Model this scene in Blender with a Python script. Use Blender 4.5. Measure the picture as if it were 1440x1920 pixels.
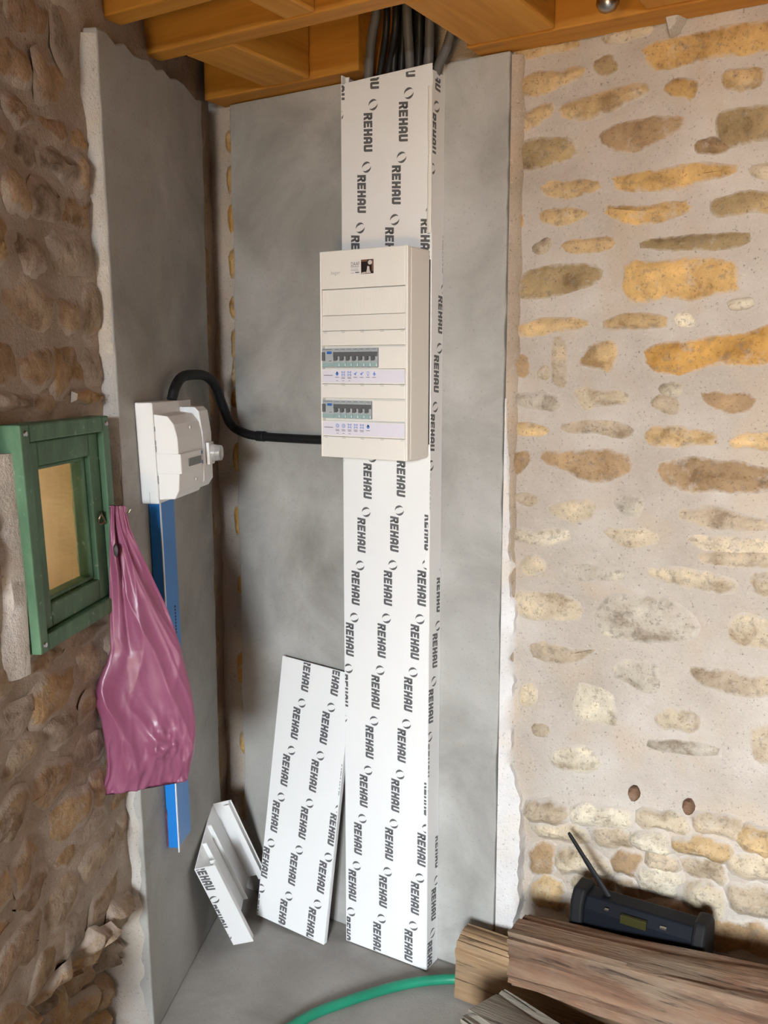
import bpy, bmesh, math, random
from mathutils import Vector, Matrix, noise as mn
for o in list(bpy.data.objects): bpy.data.objects.remove(o)
S = bpy.context.scene
COL = S.collection
V = Vector
PI = math.pi

# ------------------------------------------------------------------ camera
F_PX = 1780.0
YAW, PITCH = math.radians(32.0), math.radians(8.4)
CAM = V((0.0, -2.04, 1.542))
FW = V((-math.sin(YAW)*math.cos(PITCH), math.cos(YAW)*math.cos(PITCH), -math.sin(PITCH)))
RT = V((math.cos(YAW), math.sin(YAW), 0))
UP = RT.cross(FW)
cd = bpy.data.cameras.new('camera')
cd.sensor_fit = 'VERTICAL'; cd.sensor_height = 36.0; cd.lens = F_PX/1920*36.0
cd.clip_start = 0.02; cd.clip_end = 100
cam = bpy.data.objects.new('camera', cd); COL.objects.link(cam)
M = Matrix((RT, UP, -FW)).transposed().to_4x4(); M.translation = CAM
cam.matrix_world = M
S.camera = cam

# ------------------------------------------------------------------ world, daylight, exposure
w = bpy.data.worlds.new('sky'); S.world = w; w.use_nodes = True
wb = w.node_tree.nodes['Background']
wb.inputs[0].default_value = (0.80, 0.90, 1.0, 1); wb.inputs[1].default_value = 1.4
def area(name, loc, target, sx, sy, power, col):
    l = bpy.data.lights.new(name, 'AREA'); l.shape = 'RECTANGLE'; l.size = sx; l.size_y = sy
    l.energy = power; l.color = col
    o = bpy.data.objects.new(name, l); COL.objects.link(o); o.location = loc
    d = (V(target)-V(loc)).normalized()
    o.rotation_euler = d.to_track_quat('-Z', 'Y').to_euler()
    return o
# daylight outside the open doorway behind the camera: open sky, and sunlit pale ground
area('doorway_sky', (1.15, -7.30, 3.05), (-1.0, 0, 2.2), 3.0, 2.6, 4200, (0.86, 0.94, 1.0))
area('doorway_sunlit_ground', (.25, -6.0, 0.03), (.25, -6.0, 3.0), 2.4, 2.6, 820, (1.0, 0.58, 0.17))
sl_ = bpy.data.lights.new('sun', 'SUN'); sl_.energy = 10.0; sl_.color = (1.0, .90, .74); sl_.angle = .01
sun = bpy.data.objects.new('sun', sl_); COL.objects.link(sun); sun.rotation_euler = V((-.25, -.12, -.96)).to_track_quat('-Z', 'Y').to_euler()   # shines on the garden side, over the roof
vs = S.view_settings
vs.view_transform = 'Standard'; vs.look = 'None'; vs.gamma = 1; vs.use_curve_mapping = False
vs.exposure = 0.0

# ------------------------------------------------------------------ geometry of the place
K = V((-1.81, 0, 0))                       # floor corner between the two walls
L = V((0.42, -0.9075, 0)).normalized()     # along the left wall, towards the doorway
N = V((-L.y, L.x, 0))                      # out of the left wall
Z = V((0, 0, 1))
def LW(s, o, z): return K + L*s + N*o + Z*z
def ray(x, y): return FW + RT*((x-720)/F_PX) - UP*((y-960)/F_PX)
def onY(x, y, yy):
    d = ray(x, y); t = (yy-CAM.y)/d.y; return CAM + d*t
def onPlane(x, y, p0, n):
    d = ray(x, y); t = n.dot(p0-CAM)/n.dot(d); return CAM + d*t
def rnd(a, b): return random.uniform(a, b)
def lin(r, g, b):
    f = lambda c: (c/255/12.92) if c/255 <= .04045 else ((c/255+.055)/1.055)**2.4
    return (f(r), f(g), f(b))

# ------------------------------------------------------------------ mesh helpers
class MB:
    def __init__(s): s.v = []; s.f = []; s.m = []; s.mi = 0
    def add(s, vs_, fs):
        b = len(s.v); s.v += [tuple(p) for p in vs_]
        for f in fs: s.f.append(tuple(b+i for i in f)); s.m.append(s.mi)
    def hexa(s, p):      # 8 points, bottom ring 0-3, top ring 4-7
        s.add(p, [(3,2,1,0),(4,5,6,7),(0,1,5,4),(1,2,6,5),(2,3,7,6),(3,0,4,7)])
    def box(s, x0, x1, y0, y1, z0, z1, fn=None):
        p = [(x0,y0,z0),(x1,y0,z0),(x1,y1,z0),(x0,y1,z0),(x0,y0,z1),(x1,y0,z1),(x1,y1,z1),(x0,y1,z1)]
        if fn: p = [fn(*q) for q in p]
        s.hexa(p)
    def prism(s, base, top):      # two point rings
        n = len(base); s.add(list(base)+list(top), [tuple(range(n))[::-1], tuple(range(n,2*n))] + [(i,(i+1)%n,n+(i+1)%n,n+i) for i in range(n)])
    def loft(s, rings, cap=True, closed=True):
        n = len(rings[0]); vs_ = [p for r in rings for p in r]; fs = []
        for k in range(len(rings)-1):
            for i in range(n if closed else n-1):
                j = (i+1) % n; fs.append((k*n+i, k*n+j, (k+1)*n+j, (k+1)*n+i))
        if cap: fs.append(tuple(range(n))[::-1]); fs.append(tuple((len(rings)-1)*n+i for i in range(n)))
        s.add(vs_, fs)
    def tube(s, path, r, n=12, ripple=0):
        rings = []; prev = None
        for k, p in enumerate(path):
            a = path[max(0,k-1)]; b = path[min(len(path)-1,k+1)]
            t = (b-a).normalized()
            if prev is None:
                u = t.orthogonal().normalized()
            else:
                u = (prev - t*prev.dot(t)).normalized()
            prev = u; v = t.cross(u)
            rr = r(k) if callable(r) else r
            if ripple: rr += ripple*(1 if k % 2 else -1)
            rings.append([p + (u*math.cos(2*PI*i/n)+v*math.sin(2*PI*i/n))*rr for i in range(n)])
        s.loft(rings)
    def cyl(s, p0, p1, r0, r1=None, n=20):
        r1 = r0 if r1 is None else r1
        p0, p1 = V(p0), V(p1); k = [0]
        s.tube([p0, p1], lambda i: (r0, r1)[i], n)
def spline(pts, step=0.01):
    pts = [V(p) for p in pts]; P = [pts[0]*2-pts[1]] + pts + [pts[-1]*2-pts[-2]]
    out = []
    for i in range(1, len(P)-2):
        m = max(2, int((P[i+1]-P[i]).length/step))
        for k in range(m):
            t = k/m; a, b, c, d = P[i-1], P[i], P[i+1], P[i+2]
            out.append(0.5*((2*b)+(c-a)*t+(2*a-5*b+4*c-d)*t*t+(3*b-a-3*c+d)*t**3))
    out.append(pts[-1]); return out

def obj(name, mb, mat, parent=None, smooth=False, bevel=0, seg=2, kind=None, color=None, label=None):
    me = bpy.data.meshes.new(name); me.from_pydata(mb.v, [], mb.f); me.validate()
    mats = mat if isinstance(mat, (list, tuple)) else [mat]
    for m in mats: me.materials.append(m)
    if len(mats) > 1 and len(me.polygons) == len(mb.m):
        for p, i in zip(me.polygons, mb.m): p.material_index = i
    bm = bmesh.new(); bm.from_mesh(me); bmesh.ops.recalc_face_normals(bm, faces=bm.faces[:]); bm.to_mesh(me); bm.free()
    if smooth:
        for p in me.polygons: p.use_smooth = True
        try: me.set_sharp_from_angle(angle=math.radians(50 if smooth is True else smooth))
        except Exception: pass
    o = bpy.data.objects.new(name, me); COL.objects.link(o)
    if parent: setpar(o, parent)
    if bevel:
        b = o.modifiers.new('bevel', 'BEVEL'); b.width = bevel; b.segments = seg; b.limit_method = 'ANGLE'; b.angle_limit = math.radians(40)
    if kind: o['kind'] = kind
    if label: o['label'] = label
    if color: o.color = (*color, 1)
    return o
def setpar(o, parent):
    o.parent = parent
    o.matrix_parent_inverse = parent.matrix_world.inverted() if parent.type != 'EMPTY' else Matrix.Translation(parent.location).inverted()
def tag(o, label, cat, group=None):
    o['label'] = label; o['category'] = cat
    if group: o['group'] = group
    return o
def thing(name, label, cat, loc, group=None):
    o = bpy.data.objects.new(name, None); COL.objects.link(o); o.location = loc; o.empty_display_size = .05
    return tag(o, label, cat, group)
def flat(o): o.visible_shadow = True; return o

# ------------------------------------------------------------------ materials
class NT:
    def __init__(s, name):
        s.mat = bpy.data.materials.new(name); s.mat.use_nodes = True; s.t = s.mat.node_tree; s.n = s.t.nodes; s.p = s.n['Principled BSDF']
        s.tc = s.n.new('ShaderNodeTexCoord')
    def link(s, a, b): s.t.links.new(a, b)
    def noise(s, scale, detail=4, rough=.55, stretch=None, dist=0):
        nd = s.n.new('ShaderNodeTexNoise'); nd.inputs['Scale'].default_value = scale; nd.inputs['Detail'].default_value = detail
        nd.inputs['Roughness'].default_value = rough; nd.inputs['Distortion'].default_value = dist
        if stretch:
            mp = s.n.new('ShaderNodeMapping'); mp.inputs['Scale'].default_value = stretch
            if len(stretch) == 3: s.link(s.tc.outputs['Object'], mp.inputs['Vector'])
            s.link(mp.outputs[0], nd.inputs['Vector'])
        else: s.link(s.tc.outputs['Object'], nd.inputs['Vector'])
        return nd.outputs['Fac']
    def ramp(s, fac, stops):
        r = s.n.new('ShaderNodeValToRGB'); e = r.color_ramp.elements
        while len(e) < len(stops): e.new(.5)
        for i, (p, c) in enumerate(stops):
            e[i].position = p; e[i].color = (*c, 1) if len(c) == 3 else c
        s.link(fac, r.inputs[0]); return r.outputs[0]
    def mix(s, fac, a, b, mode='MIX'):
        m = s.n.new('ShaderNodeMix'); m.data_type = 'RGBA'; m.blend_type = mode
        for inp, v in ((m.inputs[0], fac), (m.inputs[6], a), (m.inputs[7], b)):
            if isinstance(v, (int, float)): inp.default_value = v
            elif isinstance(v, tuple): inp.default_value = (*v, 1)
            else: s.link(v, inp)
        return m.outputs[2]
    def math(s, op, a, b):
        m = s.n.new('ShaderNodeMath'); m.operation = op; m.use_clamp = False
        for i, v in enumerate((a, b)):
            if isinstance(v, (int, float)): m.inputs[i].default_value = v
            else: s.link(v, m.inputs[i])
        return m.outputs[0]
    def out(s, col, rough=.8, bump=None, strength=.4, dist=.004, spec=None):
        if isinstance(col, tuple): s.p.inputs['Base Color'].default_value = (*col, 1)
        else: s.link(col, s.p.inputs['Base Color'])
        s.p.inputs['Roughness'].default_value = rough
        if spec is not None: s.p.inputs['Specular IOR Level'].default_value = spec
        if bump is not None:
            b = s.n.new('ShaderNodeBump'); b.inputs['Strength'].default_value = strength; b.inputs['Distance'].default_value = dist
            s.link(bump, b.inputs['Height']); s.link(b.outputs[0], s.p.inputs['Normal'])
        return s.mat
def plain(name, col, rough=.45, spec=.5, metal=0, var=.06):
    t = NT(name); n = t.noise(9, 3)
    a = tuple(c*(1-var) for c in col); b = tuple(min(1, c*(1+var)) for c in col)
    m = t.out(t.ramp(n, [(.3, a), (.7, b)]), rough, spec=spec); t.p.inputs['Metallic'].default_value = metal
    return m
MAT = {}
def concrete(name, dark, mid, light, scale=3.2):
    t = NT(name); a = t.noise(scale, 6, .6, dist=.4); b = t.noise(scale*.45, 3, .5); c = t.noise(140, 3, .6)
    col = t.ramp(a, [(.28, dark), (.5, mid), (.74, light)])
    col = t.mix(t.ramp(b, [(.42, (0,0,0)), (.62, (.55,.55,.55))]), col, mid)
    col = t.mix(t.ramp(c, [(.30, (.45,.45,.45)), (.40, (0,0,0))]), col, dark)
    return t.out(col, .85, t.math('ADD', a, t.math('MULTIPLY', c, .25)), .35, .006, .25)
MAT['cement'] = concrete('cement_render', (.21,.20,.182), (.37,.36,.335), (.53,.52,.50))
MAT['floor'] = concrete('concrete_floor', (.22,.20,.18), (.33,.31,.285), (.43,.41,.38), 4.5)
def mortar(name, a, b, c):
    t = NT(name); n = t.noise(5, 5, .6); f = t.noise(170, 3, .7); g = t.noise(28, 4, .6)
    col = t.ramp(n, [(.3, a), (.55, b), (.75, c)])
    col = t.mix(t.ramp(t.noise(7, 3, .5, dist=.5), [(.52, (0,0,0)), (.66, (.5,.5,.5))]), col, (b[0]*1.0, b[1]*.89, b[2]*.74))
    col = t.mix(t.ramp(f, [(.30, (.7,.7,.7)), (.39, (0,0,0))]), col, tuple(x*.35 for x in a))
    col = t.mix(t.ramp(f, [(.60, (0,0,0)), (.72, (.35,.35,.35))]), col, (.75,.68,.58))
    return t.out(col, .95, t.math('ADD', g, t.math('MULTIPLY', f, .6)), .8, .006, .15)
MORT = (.50,.445,.39)
MAT['mortar'] = mortar('lime_mortar', (.41,.355,.30), MORT, (.58,.53,.48))
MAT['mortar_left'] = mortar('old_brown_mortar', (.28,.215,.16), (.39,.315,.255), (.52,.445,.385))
def stone_mat(name, mort, smear=.5):
    t = NT(name); oi = t.n.new('ShaderNodeObjectInfo'); c = oi.outputs['Color']
    n = t.noise(14, 5, .65, dist=.3); g = t.noise(55, 4, .7); f = t.noise(160, 2, .6)
    v = t.ramp(n, [(.34, (.55,.50,.45)), (.46, (.88,.86,.83)), (.56, (1,1,1)), (.68, (1.25,1.22,1.15))])
    col = t.mix(1.0, c, v, 'MULTIPLY')
    col = t.mix(t.ramp(t.noise(22, 6, .7), [(.56, (0,0,0)), (.68, (.55,.55,.55))]), col, mort)
    col = t.mix(t.ramp(g, [(.36, (.45,.45,.45)), (.46, (0,0,0))]), col, tuple(x*.35 for x in mort))
    col = t.mix(t.ramp(f, [(.30, (.5,.5,.5)), (.40, (0,0,0))]), col, (.12,.07,.03))
    at = t.n.new('ShaderNodeAttribute'); at.attribute_name = 'edge'
    e = t.math('ADD', at.outputs['Fac'], t.math('MULTIPLY', t.math('SUBTRACT', t.noise(34, 6, .7), .5), 1.7))
    col = t.mix(t.ramp(e, [(smear-.10, (1,1,1)), (smear+.38, (0,0,0))]), col, mort)
    return t.out(col, .93, t.math('ADD', n, t.math('MULTIPLY', g, .6)), .8, .008, .15)
MAT['stone'] = stone_mat('limestone', MORT, .42)
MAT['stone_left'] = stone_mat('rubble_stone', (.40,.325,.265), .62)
MAT['lime'] = mortar('white_lime_plaster', (.60,.57,.55), (.72,.70,.69), (.80,.79,.79))
MAT['lime_edge'] = mortar('pale_lime_edge', (.44,.40,.355), (.55,.515,.47), (.64,.61,.57))
MAT['mortar_band'] = mortar('dusty_brown_mortar', (.34,.27,.20), (.44,.36,.285), (.54,.46,.38))
def wood(name, a, b, c, axis=0, rough=.6, knots=True, scale=26, strength=.3, patch=None):
    t = NT(name); st = [1.0]*3; st[axis] = .06
    n = t.noise(scale, 5, .6, tuple(st), .6); k = t.noise(4, 2, .5, tuple([.8 if i == axis else 1.6 for i in range(3)]))
    col = t.ramp(n, [(.28, a), (.5, b), (.75, c)])
    hgt = n
    if knots: col = t.mix(t.ramp(k, [(.70, (0,0,0)), (.75, (.8,.8,.8))]), col, tuple(x*.25 for x in a))
    if patch:
        p = t.noise(9, 5, .65, tuple([.35 if i == axis else 1.0 for i in range(3)]), .4); f = t.noise(90, 4, .7, tuple([.05 if i == axis else 1.0 for i in range(3)]), .3)
        col = t.mix(t.ramp(p, [(.42, (0,0,0)), (.62, (.75,.75,.75))]), col, patch)
        col = t.mix(t.ramp(f, [(.32, (.85,.85,.85)), (.44, (0,0,0))]), col, tuple(x*.25 for x in a))
        col = t.mix(t.ramp(f, [(.60, (0,0,0)), (.72, (.45,.45,.45))]), col, tuple(min(1, x*1.5) for x in c))
        hgt = t.math('ADD', n, f)
    return t.out(col, rough, hgt, strength, .004, .3)
MAT['pine'] = wood('orange_pine', (.40,.165,.022), (.53,.235,.035), (.62,.30,.055), 0)
MAT['pine_y'] = wood('orange_pine_crosswise', (.42,.18,.025), (.55,.25,.04), (.64,.32,.06), 1)
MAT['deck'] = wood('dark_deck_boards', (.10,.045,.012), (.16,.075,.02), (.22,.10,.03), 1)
MAT['oak_red'] = wood('weathered_brown_timber', (.08,.042,.026), (.19,.105,.063), (.28,.18,.115), 0, .8, False, 30, .9, (.22,.165,.115))
MAT['oak_tan'] = wood('cut_tan_timber', (.17,.10,.055), (.34,.215,.115), (.44,.29,.16), 0, .8, False, 16, .6, (.20,.145,.095))
MAT['oak_grey'] = wood('grey_weathered_plank', (.13,.11,.085), (.26,.22,.17), (.35,.30,.24), 0, .85, False, 24, .8, (.30,.27,.22))
MAT['pvc'] = plain('white_pvc', (.84,.84,.83), .38, .5, 0, .012)
MAT['pvc_warm'] = plain('cream_white_plastic', (.83,.80,.74), .42, .5, 0, .012)
MAT['pvc_groove'] = plain('grey_plastic_groove', (.55,.53,.50), .5)
MAT['ink'] = plain('grey_print_ink', (.12,.12,.125), .5, .4, 0, .1)
MAT['ink_light'] = plain('faint_grey_ink', (.42,.41,.40), .5)
MAT['paper'] = plain('lavender_label_paper', (.74,.715,.80), .7, .2, 0, .02)
MAT['modgrey'] = plain('light_grey_module_plastic', (.42,.45,.46), .45)
MAT['toggle'] = plain('dark_grey_toggle_plastic', (.12,.125,.13), .4)
MAT['teal'] = plain('pale_teal_module_plastic', (.30,.43,.42), .45)
MAT['blueprint'] = plain('blue_icon_ink', (.10,.25,.62), .5)
MAT['bluebtn'] = plain('blue_button_plastic', (.03,.14,.45), .35)
MAT['black_print'] = plain('black_photo_print', (.02,.015,.015), .3)
MAT['pale_print'] = plain('pale_photo_print', (.62,.56,.52), .4)
MAT['brown_print'] = plain('brown_photo_print', (.22,.11,.06), .4)
MAT['sticker'] = plain('white_sticker', (.80,.76,.74), .45)
MAT['blackduct'] = plain('black_corrugated_plastic', (.010,.010,.011), .5, .35)
MAT['greyduct'] = plain('grey_corrugated_plastic', (.12,.115,.112), .5, .35)
MAT['bluefilm'] = plain('glossy_blue_film', (.015,.20,.60), .30, .5, 0, .05)
MAT['whitestripe'] = plain('white_stripe_plastic', (.80,.84,.90), .35)
MAT['lcd'] = plain('grey_meter_display', (.16,.17,.16), .25)
MAT['hose'] = plain('green_hose_rubber', (.015,.23,.13), .45, .4, 0, .15)
MAT['navy'] = plain('dark_navy_plastic', (.0035,.005,.009), .5, .2, 0, .2)
MAT['rubber'] = plain('black_rubber', (.008,.008,.009), .6, .25)
MAT['olive'] = plain('olive_badge', (.03,.027,.006), .5, .2)
MAT['silver'] = plain('brushed_silver', (.45,.45,.46), .3, .5, 1)
MAT['brass'] = plain('tarnished_metal', (.30,.27,.18), .35, .5, 1)
t = NT('green_painted_wood'); n = t.noise(20, 5, .65, (1, 1, .35)); n2 = t.noise(60, 3)
col = t.ramp(n, [(.25, (.050,.105,.060)), (.5, (.075,.165,.090)), (.78, (.13,.25,.145))])
col = t.mix(t.ramp(n2, [(.64, (0,0,0)), (.72, (.6,.6,.6))]), col, (.30,.40,.30))
MAT['green'] = t.out(col, .55, n, .25, .003, .4)
t = NT('pink_plastic_film'); n = t.noise(7, 4, .6)
MAT['bag'] = t.out(t.ramp(n, [(.3, (.235,.066,.125)), (.7, (.30,.095,.170))]), .35, t.noise(14, 3, .5, dist=.4), .35, .010, .5)
t.p.inputs['Subsurface Weight'].default_value = .12; t.p.inputs['Subsurface Radius'].default_value = (.02,.01,.01)
MAT['bag_hole'] = plain('dark_bag_handle_hole', (.03,.03,.035), .5)
t = NT('rippled_window_glass'); n = t.noise(40, 3, .5, (1, 1, .4))
MAT['glass'] = t.out((.93,.94,.92), .16, n, .35, .004, .5)
t.p.inputs['Transmission Weight'].default_value = 1.0; t.p.inputs['IOR'].default_value = 1.12
t = NT('clear_plastic'); MAT['clear'] = t.out((.92,.93,.93), .12, spec=.5)
t.p.inputs['Transmission Weight'].default_value = .75; t.p.inputs['IOR'].default_value = 1.35
MAT['outstone'] = mortar('sunny_outside_stone', (.50,.36,.19), (.66,.50,.29), (.76,.62,.40))
MAT['gravel'] = mortar('pale_gravel', (.58,.55,.52), (.72,.70,.67), (.80,.78,.76))

# ------------------------------------------------------------------ room shell
ROOM_X1, ROOM_Y0, TOP = 4.4, -4.6, 2.47
YB = 0.03                                   # mean face of the bare stone wall; the render stands 3 cm proud of it
def grid(name, u0, u1, v0, v1, du, fn, mat, skip=None, kind='structure'):
    nu = max(1, round((u1-u0)/du)); nv = max(1, round((v1-v0)/du)); mb = MB()
    for j in range(nv+1):
        for i in range(nu+1): mb.v.append(tuple(fn(u0+(u1-u0)*i/nu, v0+(v1-v0)*j/nv)))
    for j in range(nv):
        for i in range(nu):
            if skip and skip(u0+(u1-u0)*(i+.5)/nu, v0+(v1-v0)*(j+.5)/nv): continue
            a = j*(nu+1)+i; mb.f.append((a, a+1, a+nu+2, a+nu+1)); mb.m.append(0)
    return obj(name, mb, mat, smooth=80, kind=kind)
# floor
mb = MB(); mb.box(-2.2, 4.8, -4.75, .45, -.12, 0)
floor = obj('floor', mb, MAT['floor'], kind='structure')
# back wall
def bw_h(x, z):
    h = .008*mn.noise(V((x*5, 1.3, z*6))) + .004*mn.noise(V((x*18, 4.0, z*18)))
    rough = max(0, min(1, (0.47 + .02*math.sin(x*9) - z)/.05))           # eroded bare rubble near the floor
    if x > -.95: h -= rough*(.022 + .016*mn.noise(V((x*9, 2, z*14))))
    return h
def BW(x, h, z): return V((x, YB - h, z))
wall_back = grid('wall_back', -2.05, ROOM_X1+.1, 0, TOP, .022, lambda x, z: BW(x, bw_h(x, z), z), MAT['mortar'])
# left wall (with the window opening)
WS0, WS1, WZ0, WZ1 = .80, 1.125, 1.08, 1.44
def lw_h(s, z):
    h = -.030 + .010*mn.noise(V((s*5, 7, z*6))) + .005*mn.noise(V((s*17, 3, z*17)))
    k = max(0, min(1, (.40 + .04*math.sin(s*7) - z)/.10))
    if s > .62: h -= k*(.10 + .03*mn.noise(V((s*8, 1, z*8))))
    return h
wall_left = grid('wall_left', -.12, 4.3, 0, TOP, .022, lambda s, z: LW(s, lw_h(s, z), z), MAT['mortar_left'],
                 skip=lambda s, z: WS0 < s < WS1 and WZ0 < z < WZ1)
for nm, mt_, a, b, c, d in (('window_jamb', MAT['outstone'], WS0-.03, WS0, WZ0-.03, WZ1+.03), ('window_jamb', MAT['outstone'], WS1, WS1+.03, WZ0-.03, WZ1+.03), ('window_sill', MAT['gravel'], WS0, WS1, WZ0-.03, WZ0), ('window_lintel', MAT['outstone'], WS0, WS1, WZ1, WZ1+.03)):
    mb = MB(); mb.box(a, b, -.26, -.064, c, d, LW); obj(nm, mb, mt_, wall_left)
# right and front walls, out of the frame, with the doorway behind the camera
wall_right = grid('wall_right', ROOM_Y0, .05, 0, TOP, .12, lambda y, z: V((ROOM_X1 + .02*mn.noise(V((y*4, 9, z*4))), y, z)), MAT['mortar_left'])
mb = MB()          # the open barn corner lies behind the camera: solid wall, then a lintel over the opening
mb.box(1.08, ROOM_X1+.1, ROOM_Y0-.2, ROOM_Y0, 0, TOP); mb.box(-.2, 1.08, ROOM_Y0-.2, ROOM_Y0, 2.08, TOP)
wall_front = obj('wall_front', mb, MAT['mortar_left'], kind='structure')
mb = MB(); mb.box(4.28, 5.15, -.22, 0, 2.08, TOP, LW); obj('trim_1', mb, MAT['oak_grey'], kind='structure')
mb = MB(); mb.box(-3.5, 6, -11, -4.8, -.14, -.01); obj('yard_ground', mb, MAT['floor'], kind='structure')

# ------------------------------------------------------------------ ceiling timbers
CZ = 2.25
def lwx(y): return -1.81 + (-y)*.42/.9075
rf = [(lwx(.15)-.12,.15),(lwx(-4.8)-.12,-4.8),(ROOM_X1+.15,-4.8),(ROOM_X1+.15,.15)]
mb = MB(); mb.prism([V((x,y,TOP+.03)) for x, y in rf], [V((x,y,TOP+.06)) for x, y in rf])
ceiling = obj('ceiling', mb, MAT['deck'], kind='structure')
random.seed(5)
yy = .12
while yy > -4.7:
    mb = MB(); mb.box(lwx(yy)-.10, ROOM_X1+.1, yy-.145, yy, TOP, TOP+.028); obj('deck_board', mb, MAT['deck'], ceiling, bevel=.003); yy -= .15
def lwx(y): return -1.81 + (-y)*.42/.9075
for x0, x1, yf in ((-1.80, -1.312, -.055), (-1.3115, -1.2, -.003), (-1.026, ROOM_X1, -.055)):       # notched back where the conduits pass
    mb = MB(); mb.box(x0, x1, yf, .028, CZ, TOP); obj('wall_plate', mb, MAT['pine'], ceiling, bevel=.004)
JO = [(-.40, -.345), (-.61, -.555)] + [(-1.0-.42*i-.055, -1.0-.42*i) for i in range(9)]
for a, b in JO:
    mb = MB(); x0 = lwx((a+b)/2)-.03
    mb.box(x0, ROOM_X1, a, b, CZ, TOP); obj('joist', mb, MAT['pine'], ceiling, bevel=.004)
for x0, x1, y0, y1, zb in ((-1.59,-1.45,-.345,-.06,CZ), (-1.015,-.815,-.345,-.06,CZ+.001), (-.625,-.48,-.345,-.06,CZ+.002), (-.1,.05,-.345,-.06,CZ), (.5,.64,-.345,-.06,CZ),
                       (-1.262,-1.185,-.555,-.40,CZ+.001), (-.42,-.34,-.555,-.40,CZ+.001), (.3,.38,-.555,-.40,CZ)):
    mb = MB(); mb.box(x0, x1, y0, y1, zb, TOP-.02); obj('blocking', mb, MAT['pine_y'], ceiling, bevel=.006)

# ------------------------------------------------------------------ stones
def chaikin(p, n=1):
    for _ in range(n):
        q = []
        for i in range(len(p)):
            a, b = p[i], p[(i+1) % len(p)]
            q += [(a[0]*.78+b[0]*.22, a[1]*.78+b[1]*.22), (a[0]*.22+b[0]*.78, a[1]*.22+b[1]*.78)]
        p = q
    return p
def resample(p, n):
    seg = [math.dist(p[i], p[(i+1) % len(p)]) for i in range(len(p))]; T = sum(seg); out = []; acc = 0; i = 0
    for k in range(n):
        t = T*k/n
        while acc+seg[i] < t and i < len(p)-1: acc += seg[i]; i += 1
        f = (t-acc)/max(seg[i], 1e-9); a, b = p[i], p[(i+1) % len(p)]
        out.append((a[0]+(b[0]-a[0])*f, a[1]+(b[1]-a[1])*f))
    return out
def stone(poly, to3, base_h, relief, seed, mat, col, parent, n=20, jit=.08, tilt=0, grow=.008):
    rs = random.Random(seed); p = resample(chaikin(poly, 1), n)
    A = sum(p[i][0]*p[(i+1) % n][1]-p[(i+1) % n][0]*p[i][1] for i in range(n))/2
    if A < 0: p = p[::-1]
    per = sum(math.dist(p[i], p[(i+1) % n]) for i in range(n)); minor = 2*abs(A)/per*2
    cx = sum(q[0] for q in p)/n; cy = sum(q[1] for q in p)/n
    nor = []
    for i in range(n):
        a, b = p[i-1], p[(i+1) % n]; d = max(1e-6, math.dist(a, b)); nor.append(((b[1]-a[1])/d, -(b[0]-a[0])/d))
    jr = [rs.uniform(-jit, jit)*minor*1.5 for _ in range(n)]; jr = [(jr[i-1]+2*jr[i]+jr[(i+1) % n])/4 for i in range(n)]
    p = [(q[0]+nn[0]*(grow+jj), q[1]+nn[1]*(grow+jj)) for q, nn, jj in zip(p, nor, jr)]
    ins = min(.30*minor, .020); tx, ty = rs.uniform(-tilt, tilt), rs.uniform(-tilt, tilt)
    V_ = []; E_ = []
    def put(q, h, e):
        hh = base_h(q[0], q[1]) if callable(base_h) else base_h
        V_.append(to3(q[0], hh+h+(q[0]-cx)*tx+(q[1]-cy)*ty, q[1])); E_.append(e)
    for q in p: put(q, -.0035, 0)
    r1 = [(q[0]-nn[0]*ins, q[1]-nn[1]*ins) for q, nn in zip(p, nor)]
    for q in r1: put(q, relief*rs.uniform(.6, 1.0), 1)
    r2 = [(cx+(q[0]-cx)*.55, cy+(q[1]-cy)*.55) for q in r1]
    for q in r2[::2]: put(q, relief*rs.uniform(.8, 1.5), 1)
    put((cx, cy), relief*rs.uniform(.9, 1.4), 1)
    F_ = [(i, (i+1) % n, n+(i+1) % n, n+i) for i in range(n)]; m = n//2; b2 = 2*n
    for k in range(m):
        i = 2*k; F_.append((n+i, n+i+1, b2+k)); F_.append((n+i+1, n+(i+2) % n, b2+(k+1) % m, b2+k))
    F_ += [(b2+k, b2+(k+1) % m, b2+m) for k in range(m)]
    mb = MB(); mb.v = [tuple(v) for v in V_]; mb.f = F_; mb.m = [0]*len(F_)
    o = obj('stone', mb, mat, parent, smooth=70, color=col)
    at = o.data.attributes.new('edge', 'FLOAT', 'POINT')
    for i, e in enumerate(E_): at.data[i].value = e
    return o
def px_stone(pts, off, col, seed, relief=.006, jit=.06, sc=2.6667, grow=.010):
    q = []
    for x, y in pts:
        P = onY(off[0]+x/sc, off[1]+y/sc, YB-.004); q.append((P.x, P.z))
    stone(q, BW, bw_h, relief, seed, MAT['stone'], col, wall_back, 24 if len(pts) > 6 else 20, jit, 0, grow)
TAN = (.56,.40,.215); GOLD = (.54,.35,.145); OLIVE = (.34,.25,.135); BRN = (.38,.26,.15); ORG = (.54,.31,.095); PALE = (.54,.455,.335); CREAM = (.62,.555,.44); DUST = (.46,.375,.275); GRY = (.48,.43,.36)
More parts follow.
